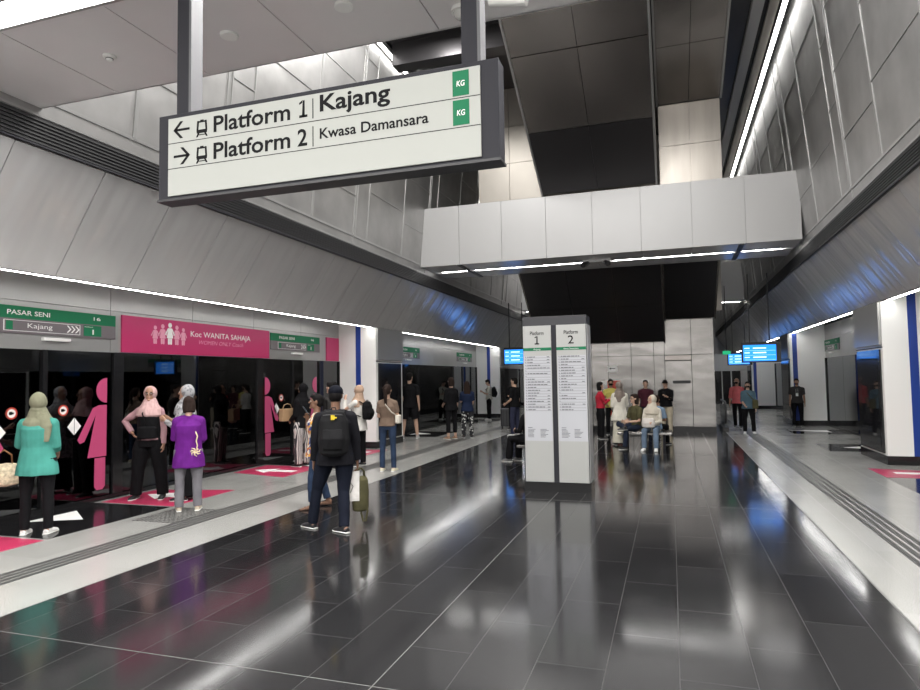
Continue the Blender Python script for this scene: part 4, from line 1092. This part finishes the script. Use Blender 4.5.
def strap_bag(info, label, m, side=1, z=-.02, size=(.24, .09, .17), across=True, out=.16):
    k = info['k']; pel = info['pel']; sh = info['sh'][0 if side > 0 else 1]
    loc = (side * out * k, .19 * k if across else .0, pel.z + z)
    t = place('crossbody_bag', info, loc, label, 'bag')
    b = MB(); w, d, h = size; b.tube([(0, 0, -h * .5), (0, 0, -h * .4), (0, 0, h * .4), (0, 0, h * .5)], [(w * .4, d * .35), (w * .5, d * .5), (w * .48, d * .45), (w * .36, d * .3)], 18, (0, 1, 0))
    put(remeshed(b, 'bag_body', .008, 2, .003, 14), 'bag_body', m, t)
    L = Vector(loc); S0 = Vector((sh.x * .45, sh.y + .02, sh.z + .055 * k)) - L
    b = MB(); f = .17 * k
    b.tube([(0, 0, h * .4), (S0.x * .35, f - L.y + .02, S0.z * .45), (S0.x * .75, f - L.y + .01, S0.z * .78), (S0.x, S0.y, S0.z), (S0.x * .75, -f - L.y + .01, S0.z * .8), (S0.x * .3, -f - L.y + .0, S0.z * .4), (0, -d * .3, h * .4)], [(.011, .004)] * 7, 8, (0, 1, 0))
    put(b.mesh('strap', [m], True), 'strap', None, t); return t

def pattern_mat(name, kind):
    m = bpy.data.materials.new(name); nt, p = nodes_of(m); N = nt.nodes.new; Lk = nt.links.new
    tc = N('ShaderNodeTexCoord'); p.inputs['Roughness'].default_value = .8; r = N('ShaderNodeValToRGB'); r.color_ramp.interpolation = 'CONSTANT'
    el = r.color_ramp.elements
    if kind == 'stripe':
        w = N('ShaderNodeTexWave'); w.wave_type = 'BANDS'; w.bands_direction = 'X'; w.inputs['Scale'].default_value = 13; w.inputs['Distortion'].default_value = .6
        Lk(tc.outputs['Object'], w.inputs['Vector']); Lk(w.outputs['Fac'], r.inputs[0])
        el[0].color = (.05, .045, .05, 1); el[1].position = .5; el[1].color = (.62, .58, .55, 1)
    elif kind == 'zigzag':
        w = N('ShaderNodeTexVoronoi'); w.inputs['Scale'].default_value = 14; Lk(tc.outputs['Object'], w.inputs['Vector']); Lk(w.outputs['Distance'], r.inputs[0])
        el[0].color = (.6, .6, .58, 1); el[1].position = .33; el[1].color = (.012, .012, .015, 1)
    elif kind == 'floral':
        w = N('ShaderNodeTexVoronoi'); w.inputs['Scale'].default_value = 24; Lk(tc.outputs['Object'], w.inputs['Vector'])
        sx = N('ShaderNodeSeparateColor'); Lk(w.outputs['Color'], sx.inputs[0]); Lk(sx.outputs[0], r.inputs[0])
        el[0].color = (.62, .56, .45, 1); el[1].position = .34; el[1].color = (.62, .30, .04, 1)
        for ps, c in ((.52, (.03, .06, .22, 1)), (.68, (.70, .66, .56, 1)), (.85, (.40, .10, .05, 1))): e = el.new(ps); e.color = c
    elif kind == 'greyprint':
        w = N('ShaderNodeTexNoise'); w.inputs['Scale'].default_value = 22; Lk(tc.outputs['Object'], w.inputs['Vector']); Lk(w.outputs['Fac'], r.inputs[0])
        el[0].color = (.19, .19, .20, 1); el[1].position = .48; el[1].color = (.36, .36, .37, 1)
    Lk(r.outputs[0], p.inputs['Base Color']); return m
C = cloth
DENIM = C('denim', (.028, .045, .085), .9, .25); DDENIM = C('dark_denim', (.018, .024, .042), .9, .2); LDENIM = C('light_denim', (.13, .18, .25), .9, .25)
NAVY = C('navy', (.008, .010, .018)); CHAR = C('charcoal', (.035, .033, .032)); OLIVE = C('olive', (.075, .07, .035), .85, .25)
DK = 'soled'
# --- left platform, near
p = person('woman in teal top and sage headscarf facing the doors at the left photo edge', -7.02, 5.58, 28, 1.60, 'tan', ((.30, .25, -1), (.35, 1.0, -.15)), 'low', 'stand', female=True, w=1.16, vox=.008, hyaw=15,
           top=(C('teal', (.06, .26, .215)), .20, 1.12, .75, .012), bottom=('trousers', BLACKC, .92, None), head=('hijab', C('sage', (.22, .22, .15), .9, .18), (.10, -.085, .30)), shoes=('sneaker', WHITESHOE))
bag(p, (-.46, .22, .80), (.34, .16, .26), 'cream patterned straw handbag held by the woman in teal', mat('straw', (.60, .52, .36), .8, var=.35, vscale=30), .16, 'handbag', 20, hm=mat('tan_leather', (.22, .09, .03), .5))
p = person('woman in pink headscarf and black overall with hand on hip, facing us', -7.46, 7.72, 203, 1.65, 'tan', 'relaxed', 'hip', 'wide', female=True, w=1.05, vox=.008, hyaw=10, glasses=True,
           top=(C('dusty_pink', (.42, .25, .27)), .02, 1.0, 1.0, .004), bottom=('trousers', BLACKC, 1.42, None), head=('hijab', C('pale_pink', (.56, .37, .36), .9, .06)), shoes=('soled', DARKSHOE))
b = MB()
TBp = p; kk = p['k']
b.tube([(0, 0, .80 * kk), (0, 0, 1.0 * kk), (0, .0, 1.14 * kk), (0, 0, 1.27 * kk)], [(.188, .155), (.178, .144), (.174, .156), (.176, .158)], 22, (0, 1, 0))
put(remeshed(b, 'overall_bib', .009, 2, .006), 'overall_bib', BLACKC, p['root'])
strap_bag(p, 'black crossbody bag worn by the woman in the pink headscarf', BLACKC, -1, .10, (.28, .10, .18), True, .03)
p = person('woman in grey printed headscarf half hidden behind the purple tunic', -6.86, 7.80, 112, 1.66, 'tan', 'phone', 'phone', 'stand', female=True, vox=.009,
           top=(pattern_mat('cloth_grey_print', 'greyprint'), .36, 1.1, .95, .012), bottom=('skirt', BLACKC, .92, None), head=('hijab', MATS.get('x') or pattern_mat('cloth_grey_scarf', 'greyprint')), shoes=('soled', DARKSHOE))
PURPLE = C('purple', (.12, .014, .19), .75, .15)
p = person('woman in purple tunic with grey trousers and loose dark hair, back to us', -6.22, 7.12, 38, 1.51, 'light', 'phone', 'low', 'stand', female=True, w=1.12, vox=.008, hyaw=12, hpitch=-14,
           top=(PURPLE, .27, 1.12, .62, .028), bottom=('trousers', C('grey', (.17, .165, .18)), 1.05, None), head=('bob', HAIRB), shoes=('sneaker', mat('shoe_beige', (.5, .44, .34), .6)))
phone(p, 0, 'phone in the hands of the woman in purple tunic')
CREAM = mat('cloth_cream_print', (.72, .58, .38), .7)
b = MB(); kk = p['k']; yb_ = -.158 * kk
b.tube([(.09, yb_ + .012, 1.20 * kk), (.115, yb_ + .004, 1.13 * kk), (.10, yb_, 1.06 * kk), (.115, yb_, .99 * kk), (.10, yb_ - .002, .92 * kk)], [(.008, .006)] * 5, 8)
for a_ in range(7):
    an_ = a_ * .9; b.tube([(.09, yb_, .90 * kk), (.09 + .05 * math.cos(an_), yb_ - .006, (.90 + .045 * math.sin(an_)) * kk), (.09 + .07 * math.cos(an_ + .5), yb_ - .003, (.90 + .075 * math.sin(an_ + .5)) * kk)], [(.009, .006), (.010, .006), (.004, .004)], 8)
o_ = put(b.mesh('embroidery', [CREAM], True), 'embroidery', None, p['root'])
p = person('woman in striped trousers and black headscarf beside the second doors', -7.10, 11.35, 75, 1.64, 'tan', 'low', 'low', 'stand', female=True, vox=.010,
           top=(BLACKC, .12, 1.08, 1.0, .012), bottom=('trousers', pattern_mat('cloth_stripes', 'stripe'), 1.35, None), head=('hijab', BLACKC), shoes=('soled', DARKSHOE))
t = place('shoulder_bag', p, (-.10, .34, 1.04), 'square tan shoulder bag carried by the woman in striped trousers', 'bag')
b = MB(); b.box(-.17, .17, -.06, .06, -.13, .12); b.build('bag_body', mat('tan_bag', (.42, .27, .15), .5), t, bevel=.012)
b = MB(); b.tube([(-.12, 0, .12), (-.08, 0, .20), (0, 0, .22), (.08, 0, .20), (.12, 0, .12)], [.008] * 5, 8); put(b.mesh('strap', [mat('tan_bag', (0, 0, 0))], True), 'strap', None, t)
p = person('woman in floral blouse and ripped jeans talking on a phone while walking', -4.62, 7.74, 128, 1.52, 'brown', 'swingb', 'ear', 'stepL', female=True, vox=.008, hyaw=-5,
           top=(pattern_mat('cloth_floral', 'floral'), .16, 1.12, .45, .018), bottom=('trousers', DENIM, .95, None, .12), head=('pony', HAIR), shoes=('sandal', mat('sandal_brown', (.10, .05, .03), .6)))
phone(p, 1, 'phone held to the ear of the woman in floral blouse')
bag(p, (-.22, -.12, .82), (.34, .16, .24), 'dark handbag hanging between floral blouse woman and backpack man', BLACKC, .14, 'handbag', 60)
MANB = C('black_jacket', (.010, .010, .013), .8, .1)
p = person('man in black cap with black backpack walking away across the dark floor', -3.73, 6.66, 24, 1.66, 'brown', 'relaxed', 'carry', 'sideL', fyaw=45, w=1.18, vox=.0075, hyaw=-12, hpitch=-6,
           top=(MANB, .13, 1.05, 1.0, .014), bottom=('trousers', NAVY, 1.02, None), head=('cap', C('cap_navy', (.006, .007, .012))), shoes=('soled', DARKSHOE))
backpack(p, 'large black backpack with yellow tag worn by the man in the cap', C('pack_black', (.012, .012, .013), .7, .1), .50, .34, .20, True)
h = p['hand'][1]
bag(p, (h.x + .03, h.y + .03, h.z - .10), (.20, .12, .40), 'olive green bag dangling from the hand of the man in the cap', OLIVE, .10, 'drawstring_bag', 30)
t = place('bag_strap', p, (h.x + .09, h.y + .02, h.z - .40), 'loose olive strap hanging under the olive green bag', 'strap'); b = MB()
b.tube([(-.05, 0, .0), (-.055, 0, -.12), (-.03, 0, -.22), (.0, 0, -.22), (.02, 0, -.1), (.0, 0, .02)], [(.012, .004)] * 6, 8); put(b.mesh('loop', [OLIVE], True), 'loop', None, t)
t = place('paper_bag', p, (h.x - .10, h.y - .02, h.z - .03), 'white printed carrier bag held by the man in the cap', 'bag')
b = MB(); b.hexa([(-.12, -.04, -.34), (.12, -.04, -.34), (.12, .04, -.34), (-.12, .04, -.34)], [(-.12, -.015, 0), (.12, -.015, 0), (.12, .015, 0), (-.12, .015, 0)]); b.build('bag_body', mat('bag_white', (.62, .60, .57), .6, var=.15, vscale=12), t)
b = MB(); b.tube([(-.05, -.041, -.14), (.0, -.041, -.1), (.05, -.043, -.17), (.02, -.046, -.24), (-.03, -.043, -.2)], [.004] * 5, 6); put(b.mesh('print', [M_INK], True), 'print', None, t)
p = person('woman with hair in a bun glimpsed behind the man in the cap', -6.25, 11.0, 80, 1.66, 'light', 'low', 'low', 'stand', female=True, vox=.010,
           top=(CHAR, .08, 1.0, 1.0, .008), bottom=('trousers', BLACKC, 1.0, None), head=('bun', HAIR), shoes=('soled', DARKSHOE))
p = person('woman in beige headscarf and white jacket holding a phone near her face', -5.98, 11.64, 82, 1.59, 'light', 'face', 'low', 'relaxed', female=True, vox=.010, hpitch=-8,
           top=(C('off_white', (.62, .60, .56)), .17, 1.1, 1.0, .016), bottom=('trousers', BLACKC, 1.0, None), head=('hijab', C('beige', (.42, .29, .21), .9, .12)), shoes=('soled', DARKSHOE))
backpack(p, 'small black backpack worn by the woman in the beige headscarf', BLACKC, .36, .28, .16)
p = person('woman in brown tee and blue jeans with a long ponytail, arms folded', -5.10, 11.08, 8, 1.60, 'light', 'fold', 'fold', 'stand', female=True, vox=.009,
           top=(C('brown_tee', (.17, .12, .09)), .03, 1.0, .42, .008), bottom=('trousers', DENIM, .86, None), head=('pony', HAIRB), shoes=('sneaker', mat('shoe_cream', (.70, .66, .50), .5)))
strap_bag(p, 'white shoulder bag at the side of the ponytailed woman in jeans', mat('bag_cream', (.62, .58, .5), .5), 1, .10, (.12, .22, .16), False, .22)
# --- left platform, farther
p = person('tall man in black tee and shorts standing by the first white column', -7.25, 17.3, 18, 1.88, 'light', 'low', 'relaxed', 'wide', vox=.011, hyaw=-25,
           top=(BLACKC, .12, 1.06, .48, .02), bottom=('shorts', BLACKC, 1.15, None), head=('short', HAIR), shoes=('sneaker', mat('shoe_grey', (.35, .35, .36), .6)))
p = person('woman in black with cropped black trousers, left of the navy top woman', -5.97, 17.30, 55, 1.72, 'light', 'low', 'relaxed', 'stand', female=True, w=1.02, vox=.011,
           top=(BLACKC, .12, 1.1, .6, .022), bottom=('trousers', BLACKC, .95, None, .3), head=('bob', HAIRB), shoes=('soled', mat('shoe_tan', (.3, .17, .10), .5)))
p = person('woman in navy top and black white patterned trousers with long hair', -5.63, 17.72, 20, 1.61, 'light', 'phone', 'low', 'stand', female=True, vox=.011,
           top=(C('navy_top', (.014, .022, .052)), .12, 1.06, .5, .012), bottom=('trousers', pattern_mat('cloth_zigzag', 'zigzag'), 1.05, None), head=('long', HAIRB), shoes=('soled', DARKSHOE))
p = person('young man in cream shirt reading a phone beside the second white column', -7.10, 25.3, 110, 1.64, 'light', 'phone', 'phone', 'wide', vox=.012, hpitch=-22,
           top=(C('cream_shirt', (.55, .53, .45)), .06, 1.0, .5, .014), bottom=('trousers', BLACKC, 1.15, None), head=('short', HAIR), shoes=('sneaker', WHITESHOE))
backpack(p, 'black backpack of the young man reading his phone', BLACKC, .42, .30, .18)
p = person('person in black with folded arms standing behind a dark suitcase', -5.02, 20.9, 165, 1.68, 'light', 'fold', 'fold', 'stand', vox=.012,
           top=(BLACKC, .08, 1.05, 1.0, .012), bottom=('trousers', BLACKC, 1.0, None), head=('short', HAIR), shoes=('soled', DARKSHOE), mask=True)
t = empty('suitcase', (-5.33, 21.2, 0), 'dark upright wheeled suitcase left of the totem', 'suitcase', rz=.2)
b = MB(); b.box(-.21, .21, -.13, .13, .07, .68); b.build('shell', mat('suitcase_shell', (.03, .032, .036), .35), t, bevel=.04)
b = MB(); b.tube([(-.12, .1, .68), (-.12, .1, .86), (.12, .1, .86), (.12, .1, .68)], [.012] * 4, 8); put(b.mesh('pull_handle', [M_FRAME], True), 'pull_handle', None, t)
for xx_ in (-.16, .16):
    for yy_ in (-.09, .09):
        b = MB(); b.tube([(xx_ - .015, yy_, .035), (xx_ + .015, yy_, .035)], [.035, .035], 14, (0, 0, 1)); put(b.mesh('wheel', [DARKSHOE], True), 'wheel', None, t)
for xx_ in (-.12, 0, .12):
    b = MB(); b.box(xx_ - .012, xx_ + .012, -.138, -.128, .12, .63); put(b.mesh('rib', [M_FRAME]), 'rib', None, t)
p = person('man in black shirt and navy trousers at the left edge of the totem', -4.40, 18.5, 75, 1.69, 'light', 'low', 'relaxed', 'relaxed', vox=.011,
           top=(BLACKC, .07, 1.04, .5, .014), bottom=('trousers', C('navy_trousers', (.03, .033, .06)), 1.1, None), head=('short', HAIR), shoes=('sneaker', WHITESHOE))
# --- benches and seated people
def bench(x0, x1, y0, y1, lab):
    t = empty('bench', ((x0 + x1) / 2, (y0 + y1) / 2, 0), lab, 'bench'); w, d = (x1 - x0) / 2, (y1 - y0) / 2
    b = MB(); b.box(-w, w, -d, d, .33, .385); b.build('seat', M_STEEL, t, bevel=.01)
    for s in (-1, 1):
        b = MB(); b.box(s * (w - .18) - .03, s * (w - .18) + .03, -d + .06, d - .06, 0, .33); b.build('leg', M_FRAME, t)
bench(-1.25, -.02, 15.62, 16.55, 'low steel bench under the seated people right of the totem')
bench(-2.95, -1.55, 12.45, 12.95, 'low steel bench hidden behind the totem')
p = person('seated person in brown tee and jeans with one leg crossed, glasses', -.80, 15.88, 130, 1.66, 'light', 'lap', 'lap', 'sitcross', vox=.011, hyaw=-8, glasses=True, lean=(0, .10, 1), group='people near the steel wall',
           top=(OLIVE, .05, 1.0, .5, .012), bottom=('trousers', DDENIM, 1.0, None), head=('bob', HAIRB), shoes=('soled', DARKSHOE))
p = person('seated woman in cream headscarf with white bag on her lap', -.44, 15.70, 172, 1.62, 'light', 'lap', 'lap', 'sit', female=True, vox=.011, hyaw=-45, lean=(0, .06, 1), group='people near the steel wall',
           top=(C('cream', (.60, .56, .48)), .10, 1.05, 1.0, .014), bottom=('trousers', LDENIM, 1.0, None), head=('hijab', C('cream_scarf', (.58, .53, .44), .9, .06)), shoes=('sneaker', WHITESHOE))
bag(p, (.05, .30, .74), (.30, .18, .22), 'white handbag on the lap of the seated woman in cream', mat('bag_white2', (.6, .56, .52), .6), .0, 'handbag', 0)
p = person('seated person in pale blue shirt behind the cream headscarf woman', -.40, 16.34, -20, 1.60, 'tan', 'lap', 'lap', 'sit', vox=.012, lean=(0, .15, 1), hpitch=-15, group='people near the steel wall',
           top=(C('pale_blue', (.20, .28, .38)), .05, 1.0, .5, .016), bottom=('trousers', BLACKC, 1.0, None), head=('short', HAIRB), shoes=('soled', DARKSHOE))
p = person('seated person in black, only legs and hand showing left of the totem', -2.72, 12.72, 62, 1.66, 'light', 'lap', 'lap', 'sit', vox=.011, lean=(.0, .05, 1), group='people waiting on the platforms',
           top=(BLACKC, .05, 1.0, 1.0, .012), bottom=('trousers', BLACKC, 1.2, None), head=('short', HAIR), shoes=('sneaker', mat('shoe_dark_grey', (.12, .12, .12), .6)))
G2 = 'people near the steel wall'
p = person('woman in red top and black apron skirt just right of the totem', -1.87, 17.96, -70, 1.53, 'light', 'phone', 'phone', 'stand', female=True, vox=.011, group=G2,
           top=(C('red', (.42, .025, .045)), -.02, 1.0, .95, .010), bottom=('trousers', BLACKC, 1.3, None), head=('bob', HAIR), shoes=('soled', DARKSHOE))
p = person('person mostly hidden behind the totem with one pale sleeved arm out', -2.66, 18.2, -88, 1.58, 'light', 'out', 'low', 'stand', vox=.012, group=G2,
           top=(C('off_white2', (.55, .53, .50)), .06, 1.0, .6, .010), bottom=('trousers', BLACKC, 1.0, None), head=('short', HAIR), shoes=('soled', DARKSHOE))
p = person('man in yellow vest and face mask before the red cabinet', -1.70, 19.35, 188, 1.60, 'tan', 'low', 'low', 'stand', vox=.011, mask=True, group=G2,
           top=(C('yellow_vest', (.50, .44, .12)), .08, 1.04, .35, .012), bottom=('trousers', BLACKC, 1.0, None), head=('short', HAIR), shoes=('soled', DARKSHOE))
p = person('woman in long white robe and taupe printed headscarf, back to us', -1.24, 16.46, 14, 1.55, 'tan', 'low', 'low', 'stand', female=True, w=1.05, vox=.010, hyaw=-10, group=G2,
           top=(C('robe_white', (.66, .63, .55)), .26, 1.28, 1.0, .022), bottom=('skirt', C('robe_cream', (.60, .57, .47)), 1.05, None), head=('hijab', C('taupe', (.22, .18, .155), .9, .3), (-.02, -.12, .26)), shoes=('soled', DARKSHOE))
p = person('man in maroon tee leaning by the steel wall behind the seated people', -.74, 20.02, 180, 1.56, 'light', 'low', 'relaxed', 'stand', vox=.012, group=G2,
           top=(C('maroon', (.07, .02, .03)), .07, 1.0, .5, .012), bottom=('trousers', DDENIM, 1.0, None), head=('short', HAIR), shoes=('soled', DARKSHOE))
p = person('man in black sweater and beige trousers looking down at a phone', -.16, 19.75, 158, 1.56, 'light', 'phone', 'low', 'stand', vox=.011, hpitch=-30, w=1.06, group=G2,
           top=(BLACKC, .06, 1.05, .9, .016), bottom=('trousers', C('beige_trousers', (.50, .44, .33)), 1.15, None), head=('short', HAIR), shoes=('sneaker', mat('shoe_beige2', (.5, .46, .4), .6)))
phone(p, 0, 'phone of the man in black sweater and beige trousers')
# --- right platform
G3 = 'people on the right platform'
p = person('balding man in coral pink shirt and black face mask', 2.0, 22.4, 170, 1.57, 'tan', 'relaxed', 'relaxed', 'stepL', vox=.012, mask=True, hyaw=-10, group=G3,
           top=(C('coral', (.55, .13, .13)), .08, 1.05, .6, .014), bottom=('trousers', BLACKC, 1.0, None), head=('bald', mat('hair_grey', (.25, .22, .2), .6)), shoes=('soled', DARKSHOE))
p = person('woman in grey blue top with black hair and mask walking nearest the guide strip', 2.09, 20.2, 178, 1.47, 'light', 'relaxed', 'low', 'relaxed', female=True, w=1.08, vox=.011, mask=True, group=G3,
           top=(C('grey_blue', (.075, .13, .165)), .10, 1.08, .6, .018), bottom=('trousers', BLACKC, 1.1, None), head=('long', HAIR), shoes=('sneaker', WHITESHOE))
strap_bag(p, 'olive crossbody bag at the side of the woman in grey blue', OLIVE, -1, .05, (.16, .10, .26), True, .2)
p = person('bearded man in dark shirt with white lanyard card, arms hanging', 3.82, 22.95, 172, 1.52, 'tan', 'down', 'down', 'stand', vox=.012, w=1.1, hyaw=0, group=G3,
           top=(CHAR, .08, 1.05, .45, .016), bottom=('trousers', BLACKC, 1.0, None), head=('shortm', HAIR), shoes=('soled', DARKSHOE))
kk = p['k']
b = MB(); b.ell(tuple(p['hc'] + Vector((0, .045, -.075)) * kk), (.055 * kk, .045 * kk, .035 * kk)); put(b.mesh('beard', [HAIR], True), 'beard', None, p['root'])
b = MB(); b.box(-.035, .035, .150, .155, 1.10 * kk, 1.20 * kk); b.box(-.03, -.025, .14, .15, 1.2 * kk, 1.36 * kk); b.box(.025, .03, .14, .15, 1.2 * kk, 1.36 * kk); put(b.mesh('lanyard_card', [WHITESHOE]), 'lanyard_card', None, p['root'])
